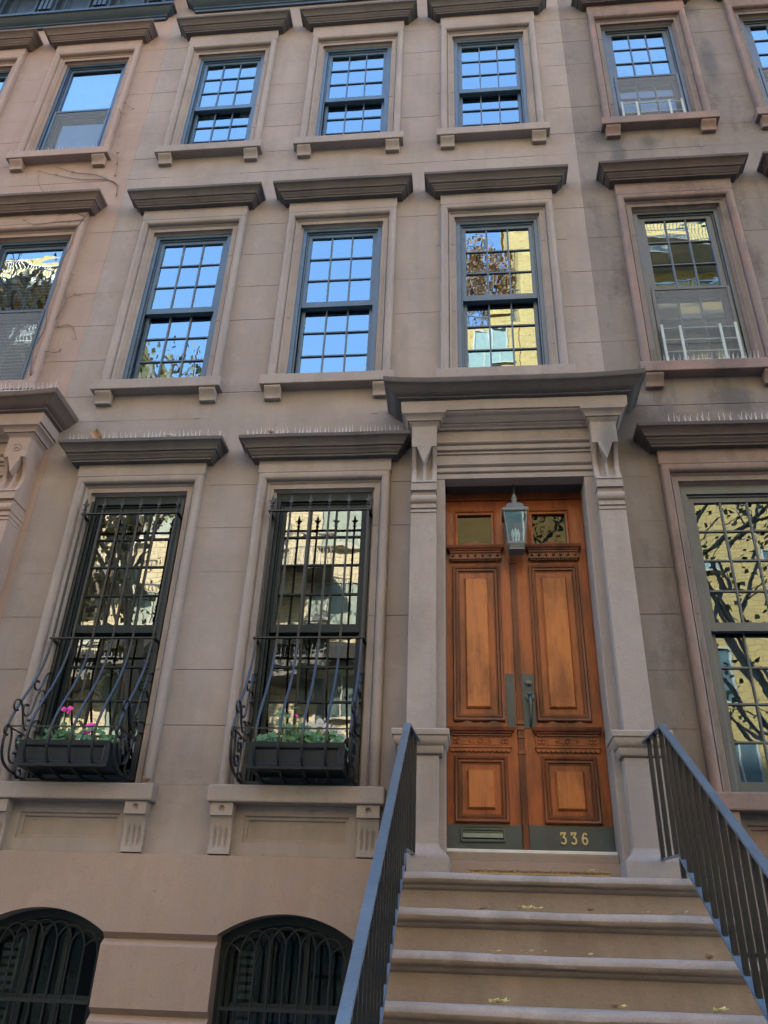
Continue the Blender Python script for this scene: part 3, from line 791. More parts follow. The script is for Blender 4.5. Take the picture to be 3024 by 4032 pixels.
# ================================================================== left house
lh = thing('row_house', 'pinkish tan row house cut by the left edge with a thin bare vine', 'house', (-6.37, 0, GZ))
LX = [-4.722, -6.33, -7.95]; LP = -4.725
holes = [(LP-.66, LP+.66, .60, 4.3)]
for cx in LX: holes += [whole(cx, 8.53, 10.49), whole(cx, 5.02, 7.14)]
for cx in LX[1:]: holes += [whole(cx, 1.262, 3.757), (cx-.372, cx+.372, .884, 1.062)]
shell(lh, -8.95, -3.811, M['stone_left'], holes, [(-4.35,8.04,8.38),(-5.1,8.04,8.38),(-4.0,5.32,5.7)])
lm = (M['stone_left'], M['stone_left'], M['frame_left'])
for i, cx in enumerate(LX):
    window(lh, cx, 8.53, 10.49, 9.56, 'upper', lm, hood_z=10.785, one=True, screen=True, blind='shade', gh=.335)
    window(lh, cx, 5.02, 7.14, 6.14, 'upper', lm, hood_z=7.44, one=True, screen=True, blind='slats', gh=.335)
for cx in LX[1:]: window(lh, cx, 1.262, 3.757, 2.56, 'parlour', (M['stone_left'],M['stone_left'],M['frame_low']), rows=(4,4), hood_z=4.03, hw=.42, glass='glass_parlour')
portico(lh, LP, M['stone_left'], True)
m = MB(); m.box(LP-.58, LP+.57, .15, .2, .88, 3.76); ld = m.build('door_leaf', M['wood'], lh)
for s_ in (-1,1):
    for z0, z1 in ((1.1,1.55),(1.8,3.1),(3.25,3.6)):
        m = MB(); rp(m, LP+s_*.29-.2, LP+s_*.29+.2, z0, z1, [(0,.15),(0,.13),(-.03,.125),(-.05,.148)]); m.build('panel_moulding', M['wood_dark'], ld)
m = MB(); m.quad((-8.95,-.05,GZ),(-3.811,-.05,GZ),(-3.811,-.05,.79),(-8.95,-.05,.79)); m.quad((-8.95,-.05,.79),(-3.811,-.05,.79),(-3.811,.01,.802),(-8.95,.01,.802)); m.build('basement_wall', M['stone_left'], lh)
roof_cornice(lh, -8.9, -3.95, 11.29, M['cornice_paint'], True)

# ================================================================== right house
rh = thing('row_house', 'weathered grey brown stone row house with dark stains at the right', 'house', (3.85, 0, GZ))
RX = [2.197, 3.845, 5.48]
holes = []
for cx in RX: holes += [whole(cx, 8.485, 10.44), whole(cx, 4.985, 7.11), whole(cx, 1.262, 3.757), (cx-.372, cx+.372, .884, 1.062)]
shell(rh, 1.281, 6.42, M['stone_right'], holes, [(1.42,5.78,6.23),(1.42,6.71,7.15),(2.62,4.57,4.85),(3.02,8.04,8.38),(1.44,9.28,9.66),(2.5,8.04,8.38)])
rm = (M['stone_right'], M['trim_right'], M['frame_right'])
for i, cx in enumerate(RX):
    window(rh, cx, 8.485, 10.44, 9.50, 'upper', rm, hood_z=10.765, screen=True, blind='shade', gh=.308)
    window(rh, cx, 4.985, 7.11, 6.07, 'upper', rm, hood_z=7.42, screen=(True), blind=None, gh=.308)
    window(rh, cx, 1.262, 3.757, 2.56, 'parlour', (M['stone_right'],M['trim_right'],M['frame_right']), rows=(4,4), hood_z=4.045, gh=.318, hw=.42, glass='glass_right')
m = MB()
zb = [.79,.305,-.127,-.56,-.99,GZ]
for k in range(5):
    m.quad((1.281,-.05,zb[k+1]),(6.42,-.05,zb[k+1]),(6.42,-.05,zb[k]-(.03 if k else 0)),(1.281,-.05,zb[k]-(.03 if k else 0)))
    if k: m.quad((1.281,-.05,zb[k]),(6.42,-.05,zb[k]),(6.42,.0,zb[k]-.015),(1.281,.0,zb[k]-.015)); m.quad((1.281,.0,zb[k]-.015),(6.42,.0,zb[k]-.015),(6.42,-.05,zb[k]-.03),(1.281,-.05,zb[k]-.03))
m.quad((1.281,-.05,.79),(6.42,-.05,.79),(6.42,.01,.802),(1.281,.01,.802)); m.build('basement_wall', M['stone_right'], rh)
roof_cornice(rh, 1.5, 6.2, 11.40, M['cornice_paint'])

# ================================================================== stoop
stoop = thing('stoop', 'brown stone stoop climbing to the wooden double door', 'steps', (PX, -.8, GZ))
SH, SR, NOSE = .217, .322, -.82
NS = 11
for i in range(NS):
    h = .632-SH*i; y = NOSE-SR*i
    top = max(GZ, h-1.0)
    prof = [(.0,h+.0)] if i == 0 else [(NOSE-SR*(i-1)+.10,h)]
    if i == 0: prof = [(-.005,h)]
    prof += [(y+.05,h),(y+.028,h-.002),(y+.012,h-.010),(y+.002,h-.024),(y,h-.038),(y+.004,h-.052),(y+.016,h-.064),(y+.034,h-.069),(y+.036,h-.076),(y+.048,h-.088),(y+.062,h-.095),(y+.064,h-.11),(y+.066,h-.16),(y+.066,h-SH-.04)]
    xs = [-.53+.01*0+1.87*k/60 for k in range(61)]
    rows = []
    for k, x in enumerate(xs):
        row = []
        edge = min(k, 60-k)
        for j, (py, pz) in enumerate(prof):
            wv = mnoise.noise(Vector((x*2.3, i*7.1, 1.7)))*.006+mnoise.noise(Vector((x*9, i*3.3, j*.35)))*.0035
            wear = -.006*math.exp(-((x-.40)/.35)**2) if 1 <= j <= 6 else 0
            k2 = 1 if 1 <= j <= 9 else .3
            row.append((x, py+wv*k2*(1 if j else 0), pz+(wv*.7*k2+wear if 0 < j < 10 else 0)))
        rows.append(row)
    m = MB(); m.strips([r_[5:] for r_ in rows])
    for r_ in (rows[0], rows[-1]): m.add(r_+[(r_[0][0], prof[0][0], prof[-1][1])], [tuple(range(len(r_)+1))])
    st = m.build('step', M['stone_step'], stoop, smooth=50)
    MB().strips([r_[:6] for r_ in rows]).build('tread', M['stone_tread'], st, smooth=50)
m = MB()
for i in range(NS):
    y = NOSE-SR*i
    for xa, xb in ((-.53+.04,-.50+.06),(1.27,1.30)):
        m.box(xa, xb, y+.075, (NOSE-SR*(i-1)+.075 if i else -.05), GZ, .632-SH*i-.10)
m.build('stoop_side', M['stone_step'], stoop)

# ================================================================== stair railings
def railing(x, side, label):
    t = thing('stair_railing', label, 'railing', (x, -.7, GZ), 'iron railings of the stoop')
    ytop, ypk, zt = -.235, -.66, 1.532
    yend = NOSE-SR*(NS-1)+.05
    sl = .674
    xw = x-side*.045
    zf = lambda y: zt-sl*(ypk-y)
    m = MB(); m.bar([(xw,ytop,zt-.002),(x,ypk,zt),(x,yend,zf(yend))], (1,0,0), .045, .016)
    m.build('handrail', M['rail'], t, bevel=.003)
    yb, zb_ = -.70, .765
    zb2 = lambda y: zb_-sl*(yb-y)
    m = MB(); m.bar([(xw+side*.02,-.26,.80),(x,yb,zb_)], (1,0,0), .03, .012); m.bar([(x,yb,zb_),(x,yend,zb2(yend))], (1,0,0), .038, .012)
    m.build('bottom_rail', M['rail'], t, bevel=.002)
    m = MB(); m.box(x-.013,x+.013,yb-.013,yb+.013,.62,zb_); m.build('foot_post', M['iron'], t)
    m = MB(); m.box(xw-.03,xw+.03,ytop-.01,ytop+.005,zt-.03,zt+.01); m.build('wall_plate', M['iron'], t)
    y = -.36
    while y > yend:
        zt_ = zt-.006 if y > ypk else zf(y)-.006
        zb__ = (.80+(zb_-.80)*(-.26-y)/(.44)) if y > yb else zb2(y)
        xx = x-side*.045*max(0,(y-ypk)/(ytop-ypk)) if y > ypk else x
        MB().box(xx-.0125, xx+.0125, y-.0125, y+.0125, zb__, zt_).build('baluster', M['iron'], t)
        y -= .128
    nw = MB(); nw.box(x-.035,x+.035,yend-.05,yend+.02,GZ,zf(yend)+.06); nw.lathe([(.03,0),(.045,.03),(.05,.07),(.03,.11),(.005,.13)], (x,yend-.015,zf(yend)+.06)); nw.build('newel_post', M['iron'], t)
railing(-.40, -1, 'black iron stair railing on the window side of the stoop')
railing(1.212, 1, 'black iron stair railing beside the weathered right house')

# ================================================================== window grilles
def euler_s(c, L, ang, sign=1, n=36, th=5.0):
    """S scroll (clothoid): curvature grows evenly towards both curled ends; L is the overall length"""
    def half(d):
        x = y = 0.0; out = [(0,0)]; ds = 1/n
        for i in range(n):
            a = th*((i+.5)*ds)**2
            x += math.cos(a)*ds; y += math.sin(a)*ds*sign; out.append((d*x, d*y))
        return out
    p = half(-1)[1:][::-1]+half(1)
    ext = max(a for a, _ in p)-min(a for a, _ in p); sc = L/ext
    ca, sa = math.cos(ang), math.sin(ang)
    return [(c[0]+sc*(a*ca-b_*sa), c[1]+sc*(a*sa+b_*ca)) for a, b_ in p]
def smooth_path(P, k=4):
    out = []
    for i in range(len(P)-1):
        p0 = Vector(P[max(i-1,0)]); p1 = Vector(P[i]); p2 = Vector(P[i+1]); p3 = Vector(P[min(i+2,len(P)-1)])
        for j in range(k):
            t = j/k
            out.append(.5*((2*p1)+(p2-p0)*t+(2*p0-5*p1+4*p2-p3)*t*t+(3*p1-p0-3*p2+p3)*t**3))
    out.append(Vector(P[-1])); return out
def grille(cx, label):
    t = thing('window_grille', label, 'grille', (cx, -.05, 1.26), 'bellied iron window grilles')
    yf = -.075; hw = .412
    prof = [(yf,3.50),(yf,2.45),(yf,2.36),(-.088,2.26),(-.125,2.11),(-.195,1.95),(-.285,1.80),(-.36,1.66),(-.395,1.54),(-.39,1.43),(-.345,1.35),(-.25,1.305),(-.12,1.288),(-.03,1.286)]
    P2 = smooth_path([(0,a,b_) for a, b_ in prof], 4)
    for i in range(6):
        x = cx-hw+2*hw*i/5
        m = MB(); m.bar([(x,p.y,p.z) for p in P2], (1,0,0), .017, .010)
        b_ = m.build('bar', M['iron'], t)
        f = MB(); f.box(x-.009,x+.009,yf-.009,yf+.009,3.52,3.545)
        f.lathe([(.012,0),(.017,.008),(.012,.016),(.008,.02),(.008,.03),(.014,.034),(.014,.042),(.006,.05)], (x,yf,3.545), 'z', 8)
        f.poly_prism([(x-.006,3.59),(x-.024,3.598),(x-.028,3.612),(x-.012,3.608),(x-.009,3.63),(x,3.665),(x+.009,3.63),(x+.012,3.608),(x+.028,3.612),(x+.024,3.598),(x+.006,3.59)], yf-.005, yf+.005)
        f.build('finial', M['iron'], b_)
    m = MB(); m.bar([(cx-hw-.012,.06,3.508),(cx-hw-.012,yf,3.508),(cx+hw+.012,yf,3.508),(cx+hw+.012,.06,3.508)], (0,0,1), .012, .024); m.build('top_rail', M['iron'], t)
    m = MB(); m.bar([(cx-hw-.012,.06,2.366),(cx-hw-.012,yf,2.366),(cx+hw+.012,yf,2.366),(cx+hw+.012,.06,2.366)], (0,0,1), .012, .024); m.build('middle_rail', M['iron'], t)
    m = MB(); m.bar([(cx-hw,-.02,1.575),(cx-hw,-.385,1.575),(cx+hw,-.385,1.575),(cx+hw,-.02,1.575)], (0,0,1), .010, .008); m.build('belly_rail', M['iron'], t)
    m = MB(); m.box(cx-hw-.01,cx+hw+.01,-.03,.03,1.272,1.292)
    for s_ in (-1,1): m.box(cx+s_*hw-.012, cx+s_*hw+.012, .03, .05, 1.272, 3.70)
    m.build('fixing_frame', M['iron'], t)
    for s_ in (-1, 1):
        x = cx+s_*hw
        for (cy, cz, L, ang, sg) in ((-.048,2.02,.225,R(75),-1),(-.105,1.83,.27,R(82),-1),(-.225,1.70,.26,R(118),1),(-.085,1.60,.28,R(80),-1),(-.295,1.47,.25,R(96),1),(-.135,1.40,.225,R(74),1)):
            q = euler_s((cy,cz), L, ang, sign=sg)
            m = MB(); m.bar([(x,a,b_) for a, b_ in q], (1,0,0), .014, .007)
            for e in (q[0], q[-1]): m.tube([(x-.009,e[0],e[1]),(x+.009,e[0],e[1])], .010, 8)
            m.build('scroll', M['iron'], t)
    return t
grille(-2.875, 'bellied black iron grille over the pink flower box, left of the two')
grille(-1.222, 'bellied black iron grille over the white flowers, next to the door')

def arched_grille(cx, label):
    t = thing('arched_grille', label, 'grille', (cx, .06, GZ), 'arched basement window grilles')
    y = .05; n = 8; xs = [cx-.40+.80*i/n for i in range(n+1)]
    tops = lambda x: arc_z(x, cx)-.062
    for i in range(n+1):
        z1 = tops(xs[i])-.13*(1 if 0 < i < n else .75)
        MB().tube([(xs[i],y,-.95),(xs[i],y,z1)], .0075, 6).build('bar', M['iron'], t)
    for i in range(-1, n):
        a = xs[i] if i >= 0 else xs[0]-.1; c = xs[i+2] if i+2 <= n else xs[n]+.1
        pts = []
        for k in range(21):
            u = .5-.5*math.cos(math.pi*k/20); x = a+(c-a)*u
            if x < cx-.405 or x > cx+.405: continue
            zt_ = tops((a+c)/2)-.01; zs_ = tops(min(max(a if u < .5 else c, cx-.4), cx+.4))-.13
            pts.append((x, y-.006*((i)%2), zs_+(zt_-zs_)*math.sqrt(max(0,1-(2*u-1)**2))))
        if len(pts) > 2: MB().tube(pts, .006, 6).build('hoop', M['iron'], t)
    m = MB(); m.box(cx-.40,cx+.40,y-.012,y+.0,-.115,-.095); m.build('cross_rail', M['iron'], t)
arched_grille(BX[0], 'black iron bars with interlaced hoops in the left basement arch')
arched_grille(BX[1], 'black iron bars with interlaced hoops in the basement arch beside the stoop')

# ================================================================== flower boxes and plants
def leaf_disc(mb, c, r, nrm, rnd, lobes=7):
    nrm = Vector(nrm).normalized(); u = nrm.orthogonal().normalized(); u.rotate(Matrix.Rotation(rnd.random()*6.28,3,nrm)); v = nrm.cross(u)
    c = Vector(c); n = lobes*4; vs = [c-nrm*r*.12]
    for k in range(n):
        a = 2*math.pi*k/n; rr = r*(1+.13*math.cos(a*lobes)); 
        if abs(a-math.pi) < .25: rr *= .55
        vs.append(c+(u*math.cos(a)+v*math.sin(a))*rr+nrm*r*.10*math.cos(a*lobes)*.6)
    mb.add(vs, [(0,1+k,1+(k+1)%n) for k in range(n)])
def petal_blob(mb, c, r, rnd):
    for k in range(5):
        a = 2*math.pi*k/5+rnd.random()*.4; d = Vector((math.cos(a)*.7, -.55+.2*rnd.random(), math.sin(a)*.7))
        p = Vector(c)+d*r*.7; leaf_disc(mb, p, r*.62, (d.x*.3,-1,d.z*.3+.2), rnd, 3)
def flower_box(cx, label):
    x0, x1, y0, y1, z0, z1 = cx-.325, cx+.325, -.315, -.06, 1.312, 1.492
    t = thing('flower_box', label, 'flower box', (cx, -.18, z0), 'black window flower boxes')
    m = MB(); m.box(x0,x1,y0,y0+.015,z0,z1); m.box(x0,x1,y1-.015,y1,z0,z1); m.box(x0,x0+.015,y0+.015,y1-.015,z0,z1); m.box(x1-.015,x1,y0+.015,y1-.015,z0,z1); m.box(x0+.015,x1-.015,y0+.015,y1-.015,z0,z0+.015)
    m.build('box', M['box_paint'], t, bevel=.003)
    m = MB(); m.box(x0-.012,x1+.012,y0-.012,y0,z1-.03,z1+.004); m.box(x0-.012,x1+.012,y0-.012,y0,z0,z0+.03); m.box(x0-.012,x0+.02,y0-.012,y0,z0+.03,z1-.03); m.box(x1-.02,x1+.012,y0-.012,y0,z0+.03,z1-.03)
    m.frame_sweep([(0,y0-.012),(0,y0-.016),(-.008,y0-.012),(-.014,y0-.002)], x0+.02, x1-.02, z0+.03, z1-.03, closed=True)
    m.build('front_panel', M['box_paint'], t, bevel=.002)
    MB().box(x0+.015,x1-.015,y0+.015,y1-.015,z1-.04,z1-.015).build('soil', M['soil'], t)
flower_box(-2.865, 'black panelled flower box holding bright pink geraniums')
flower_box(-1.192, 'black panelled flower box with leafy geranium next to the door')
def geranium(cx, label, seed, clumps, blooms, tall=()):
    rnd = random.Random(seed); t = thing('geranium', label, 'plant', (cx, -.19, 1.46), 'geraniums in the window boxes')
    lv = MB(); stm = MB()
    for (x, z, n, sp) in clumps:
        root = Vector((cx+x, -.19, 1.455))
        for k in range(n):
            p = Vector((cx+x+rnd.gauss(0,sp), -.19+rnd.uniform(-.12,.12), 1.50+rnd.random()**.8*z))
            leaf_disc(lv, p, rnd.uniform(.02,.036), (rnd.gauss(0,.5),-.75+rnd.gauss(0,.35),.65+rnd.gauss(0,.3)), rnd)
            if rnd.random() < .6: stm.tube([root+Vector((rnd.gauss(0,.02),0,0)), (root+p)/2+Vector((rnd.gauss(0,.015),0,.015)), p], .0028, 5)
    lv.build('leaves', M['leaf_green'], t, recalc=False); 
    for (x, z, r, stems) in blooms:
        fl = MB()
        for k in range(9): petal_blob(fl, (cx+x+rnd.gauss(0,r*.5), -.24+rnd.gauss(0,r*.3), z+rnd.gauss(0,r*.35)), r*.42, rnd)
        fl.build('flower', M['pink'], t, recalc=False)
        stm.tube([(cx+x*.8,-.19,1.46),(cx+x*.95,-.21,(1.46+z)/2),(cx+x,-.235,z-.01)], .003, 5)
    stm.build('stems', M['stem_green'], t)
geranium(-2.865, 'geranium with bright pink flower heads in the left flower box', 3,
    [(-.24,.02,10,.04),(-.09,.17,22,.045),(.0,.10,20,.06),(.1,.05,14,.05),(.22,.10,22,.05),(-.12,.05,14,.05)],
    [(-.10,1.742,.026,1),(-.055,1.745,.022,1),(.125,1.625,.034,1),(.105,1.575,.024,1)])
geranium(-1.192, 'tall leafy geranium with one small pink bud beside the door', 5,
    [(-.2,.08,24,.06),(-.11,.26,20,.035),(-.08,.32,10,.03),(.0,.17,22,.05),(.13,.09,24,.05),(.27,.04,12,.03),(-.28,.05,8,.03),(.07,.08,14,.05)],
    [(-.035,1.705,.012,1)])
# orchid on the sill inside
rnd = random.Random(11); t = thing('orchid', 'white orchid sprays standing inside the window beside the door', 'plant', (-1.08, .06, 1.30))
stm = MB()
for k, (x, z) in enumerate(((-.10,1.74),(-.055,1.72),(-.02,1.76),(-.01,1.70),(-.04,1.66),(-.075,1.69),(.085,1.72),(.11,1.69),(.12,1.64),(.145,1.66),(.10,1.62),(.03,1.73))):
    fl = MB(); c = Vector((-1.08+x, .03+rnd.uniform(-.02,.02), z-.03))
    for a in (90,162,234,306,18): leaf_disc(fl, c+Vector((.017*math.cos(R(a)), -.002, .017*math.sin(R(a)))), .018, (math.cos(R(a))*.2,-1,.1), rnd, 2)
    fl.sphere(c+Vector((0,-.008,-.002)), .006, 6, 4)
    fl.build('flower', M['petal_white'], t, recalc=False)
stm.tube([(-1.10,.06,1.30),(-1.14,.05,1.55),(-1.12,.04,1.72),(-1.09,.035,1.71)], .004, 5); stm.tube([(-1.05,.06,1.30),(-1.0,.05,1.55),(-.98,.04,1.68),(-.96,.035,1.61)], .004, 5)
stm.build('stem', M['stem_green'], t)
lv = MB()
for a in (-.12,-.04,.06,.13):
    leaf_disc(lv, (-1.08+a,.03,1.36), .05, (a*4,-.6,.8), rnd, 2)
lv.build('leaves', M['leaf_green'], t, recalc=False)

# ================================================================== lantern
t = thing('porch_lantern', 'grey metal hanging lantern in front of the door', 'lantern', (.402, -.02, 3.10))
lx, ly = .404, -.02
def fr4(h0, h1, w0, w1, mb):
    a = [(lx-w0,ly-w0,h0),(lx+w0,ly-w0,h0),(lx+w0,ly+w0,h0),(lx-w0,ly+w0,h0)]; b_ = [(lx-w1,ly-w1,h1),(lx+w1,ly-w1,h1),(lx+w1,ly+w1,h1),(lx-w1,ly+w1,h1)]
    mb.strips([a,b_], close=True)
m = MB()
for h0,h1,w0,w1 in ((3.445,3.455,.10,.106),(3.455,3.475,.106,.106),(3.475,3.487,.106,.09),(3.487,3.50,.09,.074),(3.50,3.535,.074,.062),(3.535,3.555,.062,.042),(3.555,3.565,.042,.022)): fr4(h0,h1,w0,w1,m)
m.quad((lx-.1,ly-.1,3.445),(lx+.1,ly-.1,3.445),(lx+.1,ly+.1,3.445),(lx-.1,ly+.1,3.445))
m.build('hood', M['lamp_metal'], t, smooth=60)
m = MB(); m.lathe([(.022,3.56),(.022,3.612),(.026,3.615),(.026,3.622),(.012,3.63),(.016,3.645),(.009,3.66),(.004,3.675)], (lx,ly,0), 'z', 12); m.build('finial', M['lamp_metal'], t, smooth=40)
m = MB(); 
for k in range(3): m.lathe([(.008,0),(.012,.004),(.012,.02),(.008,.024)], (lx,ly,3.672+.028*k), 'z', 8)
m.build('chain', M['iron'], t)
m = MB()
for sx in (-1,1):
    for sy in (-1,1): m.tube([(lx+sx*.092,ly+sy*.092,3.447),(lx+sx*.063,ly+sy*.063,3.175)], .0065, 6)
fr4(3.165,3.18,.072,.068,m); fr4(3.125,3.165,.052,.072,m); fr4(3.115,3.125,.06,.06,m)
m.quad((lx-.06,ly-.06,3.117),(lx+.06,ly-.06,3.117),(lx+.06,ly+.06,3.117),(lx-.06,ly+.06,3.117))
m.build('cage', M['lamp_metal'], t)
m = MB(); fr4(3.178,3.445,.062,.09,m); m.build('glass', M['lamp_glass'], t)
m = MB()
for a in (-.022,.022,0): m.lathe([(.008,3.18),(.008,3.26),(.012,3.265),(.014,3.29),(.006,3.33),(.001,3.34)], (lx+a,ly+abs(a)*.8,0), 'z', 8)
m.build('bulbs', M['bulb'], t, smooth=60)

# ================================================================== door mat, leaves, spikes, vine, guards
rnd = random.Random(4)
m = MB(); m.box(.0,.79,-.74,-.30,.634,.652)
for k in range(420):
    x = rnd.uniform(.0,.79); m.tube([(x,-.74+rnd.uniform(0,.02),.640),(x+rnd.gauss(0,.01),-.752,.652+rnd.uniform(0,.010))], .0016, 3)
tag(m.build('doormat', M['coir'], None, origin=(.4,-.52,.634)), 'tan coir doormat on the landing at the door', 'doormat')
def curled_leaf(mb, c, L, w_, ang, curl, rnd, tilt=0):
    rows = []; ca, sa = math.cos(ang), math.sin(ang)
    for i in range(7):
        u = i/6-.5; ww = w_*(max(.02,math.sin(math.pi*(i+.15)/6.3))**.8)
        row = []
        for k in (-1,-.5,0,.5,1):
            lx_ = u*L; ly_ = k*ww/2; lz = curl*(abs(k)**2)*w_*.5+curl*L*(u*u)*.8+tilt*(u+.5)*L
            row.append((c[0]+lx_*ca-ly_*sa, c[1]+lx_*sa+ly_*ca, c[2]+lz+.003))
        rows.append(row)
    mb.strips(rows)
    st_ = rows[-1][2]; mb.tube([st_, (st_[0]+ca*L*.25, st_[1]+sa*L*.25, st_[2]+L*.1)], .0012, 4)
zst = lambda i: .634-SH*i
LV = [  # x, step, dy from nose, length, width, angle, curl, material, label, category
 (.06,1,.12,.05,.02,.2,.3,'dry_leaf','small brown leaf at the left end of the second step down'),
 (.245,1,.05,.035,.02,1.2,.6,'dry_leaf','dark curled leaf left of the pale leaf on the second step'),
 (.29,1,.045,.05,.034,.1,.5,'yellow_leaf','pale yellow rounded leaf mid way along the second step'),
 (.345,1,.045,.045,.02,.4,.5,'yellow_leaf','pale leaf with an upright stalk on the second step'),
 (.62,1,.05,.05,.03,.5,.5,'dry_leaf','tan folded leaf right of centre on the second step'),
 (.90,1,.06,.032,.022,.0,.3,'yellow_leaf','tiny yellow leaf toward the right end of the second step'),
 (1.07,1,.07,.075,.02,.1,.2,'yellow_leaf','long flat yellow leaf near the right railing on the second step'),
 (.11,2,.10,.036,.025,.3,.3,'yellow_leaf','small yellow leaf alone at the left of the third step'),
 (.255,2,.06,.05,.03,.1,.3,'yellow_leaf','greenish yellow leaf on the third step, left of a longer one'),
 (.312,2,.05,.058,.02,.0,.1,'yellow_leaf','long lemon leaf lying flat on the third step'),
 (.565,2,.08,.026,.02,.8,.4,'yellow_leaf','tiny yellow speck of leaf in the middle of the third step'),
 (1.14,2,.14,.055,.036,.3,.7,'dry_leaf','curled brown and white leaf near the right railing on the third step'),
 (.09,3,.20,.045,.036,.2,.5,'yellow_leaf','left leaf of the touching yellow pair on the lowest step'),
 (.125,3,.20,.05,.040,-.1,.5,'yellow_leaf','right leaf of the touching yellow pair on the lowest step'),
 (.63,3,.20,.042,.03,.0,.6,'dry_leaf','brown edged leaf in the middle of the lowest step'),
 (.665,3,.24,.04,.026,.3,.5,'yellow_leaf','pale yellow leaf behind the brown edged one on the lowest step'),
 (1.09,3,.22,.055,.034,.1,.5,'yellow_leaf','domed yellow leaf at the right of the lowest step'),
 (.66,0,.10,.07,.028,.05,.3,'yellow_leaf','long pale leaf lying on the doormat'),
]
for x, i, dy, L, w_, a, cu, mt, lb in LV:
    m = MB(); y = NOSE-SR*i+dy; z = zst(i)+(.02 if i == 0 else .001)
    curled_leaf(m, (x,y,z), L*1.0, w_*1.15, a, cu*1.3, rnd, .1)
    tag(m.build('fallen_leaf', M[mt], None, smooth=60, origin=(x,y,z)), lb, 'leaf', 'fallen leaves on the stoop')
m = MB(); m.strips([[(-3.345+.115*u+.012*math.sin(k*3),-.19-.025*math.sin(u*6+k),4.225+(.13-.10*(u-.35)**2-.05*u)*k/4)for u in (0,.2,.4,.6,.8,1)] for k in range(5)])
tag(m.build('dry_leaf', M['dry_leaf'], None, smooth=60, origin=(-3.28,-.19,4.225)), 'large brown dry leaf upright on the left parlour window hood', 'leaf')
m = MB(); curled_leaf(m, (-2.62,-.2,4.222), .09, .04, .2, .8, rnd); tag(m.build('dry_leaf', M['petal_white'], None, smooth=60, origin=(-2.62,-.2,4.222)), 'pale curled leaf among the spikes of the left parlour hood', 'leaf')
m = MB(); curled_leaf(m, (-1.69,-.2,4.222), .05, .035, .4, 1., rnd); tag(m.build('dry_leaf', M['dry_leaf'], None, smooth=60, origin=(-1.69,-.2,4.222)), 'small orange leaf on the parlour hood beside the door cornice', 'leaf')
m = MB(); curled_leaf(m, (-2.315,-.08,1.268), .07, .04, 1.0, .9, rnd); tag(m.build('dry_leaf', M['dry_leaf'], None, smooth=60, origin=(-2.315,-.08,1.268)), 'brown leaf at the foot of the left iron grille', 'leaf')

def spikes(x0, x1, y, z, label, step=.038, h=.075, gaps=()):
    rnd = random.Random(int(x0*100)+int(z*10)); m = MB(); m.box(x0,x1,y-.012,y+.012,z,z+.006)
    x = x0
    while x < x1:
        if not any(a < x < b_ for a, b_ in gaps) and rnd.random() < .92:
            for dx, dy in ((rnd.gauss(0,.004),-.018),(rnd.gauss(0,.006),.02)):
                m.tube([(x,y,z+.004),(x+dx,y+dy,z+h*rnd.uniform(.75,1.1))], [.0022,.0010], 4)
        x += step*rnd.uniform(.8,1.25)
    tag(m.build('bird_spikes', M['spike'], None, origin=((x0+x1)/2,y,z)), label, 'bird spikes', 'strips of plastic bird spikes')
spikes(-3.55,-2.12,-.17,4.222,'strip of clear spikes on the hood of the left grilled window')
spikes(-1.9,-.55,-.17,4.222,'dense strip of clear spikes on the hood beside the door cornice', .033)
spikes(-5.7,-3.64,-.42,4.61,'strip of clear spikes on the portico cornice at the left edge', .04, .085)
spikes(-5.35,-4.12,-.06,8.53,'strip of clear spikes on the top left window sill', .045, .075)
spikes(-5.4,-3.98,-.15,7.632,'strip of clear spikes on the left house second floor hood', .04)
spikes(1.72,2.95,-.17,4.24,'strip of clear spikes on the hood at the right edge', .045, .09)
spikes(1.80,2.62,-.06,4.985,'strip of clear spikes on the sill with the white guard', .035, .09)
spikes(-3.5,-2.2,-.15,7.592,'short spikes on the hood above the first second-floor window of the middle house', .045, .05)
spikes(-1.8,-.6,-.15,7.592,'short spikes on the hood above the centre second-floor window', .045, .05)

# bare vine on the left house
rnd = random.Random(21); m = MB()
def vine(pts, r=.006, y=-.012):
    out = []
    for i, (x, z) in enumerate(pts):
        out.append((x+rnd.gauss(0,.008), y+rnd.gauss(0,.003), z+rnd.gauss(0,.008)))
    P = smooth_path(out, 4); n = len(P); m.tube(P, [r*(1-.65*i/n) for i in range(n)], 5)
    for k in range(0, n, 4):
        p = P[k]; a = rnd.uniform(0,6.28); L = rnd.uniform(.02,.07)
        m.tube([p, p+Vector((math.cos(a)*L*.6,-.006,math.sin(a)*L*.6)), p+Vector((math.cos(a+.5)*L,-.004,math.sin(a+.5)*L))], [.0025,.002,.001], 4)
        if rnd.random() < .4: m.sphere(p+Vector((0,-.006,0)), .008, 6, 4)
vine([(-4.20,5.1),(-4.235,5.4),(-4.20,5.7),(-4.24,6.0),(-4.225,6.3),(-4.245,6.6),(-4.22,6.9),(-4.2,7.15),(-4.15,7.3),(-4.12,7.42)], .008, -.072)
vine([(-4.2,5.7),(-4.1,5.9),(-4.08,6.1),(-4.15,6.3),(-4.1,6.5)], .004, -.03)
vine([(-4.225,5.35),(-4.15,5.42),(-4.05,5.40),(-3.98,5.44)], .006, -.04)
vine([(-4.15,7.3),(-4.3,7.28),(-4.5,7.30),(-4.7,7.27),(-4.85,7.33)], .005, -.075)
vine([(-4.15,7.35),(-4.3,7.42),(-4.45,7.43),(-4.6,7.48)], .004, -.066)
vine([(-3.9,7.75),(-3.95,7.95),(-4.1,8.05),(-4.4,8.08),(-4.7,8.17),(-4.95,8.28)], .005)
vine([(-3.92,7.95),(-4.2,8.13),(-4.5,8.2),(-4.75,8.32)], .005)
vine([(-4.45,7.72),(-4.7,7.82),(-4.85,7.98),(-4.95,8.16)], .004)
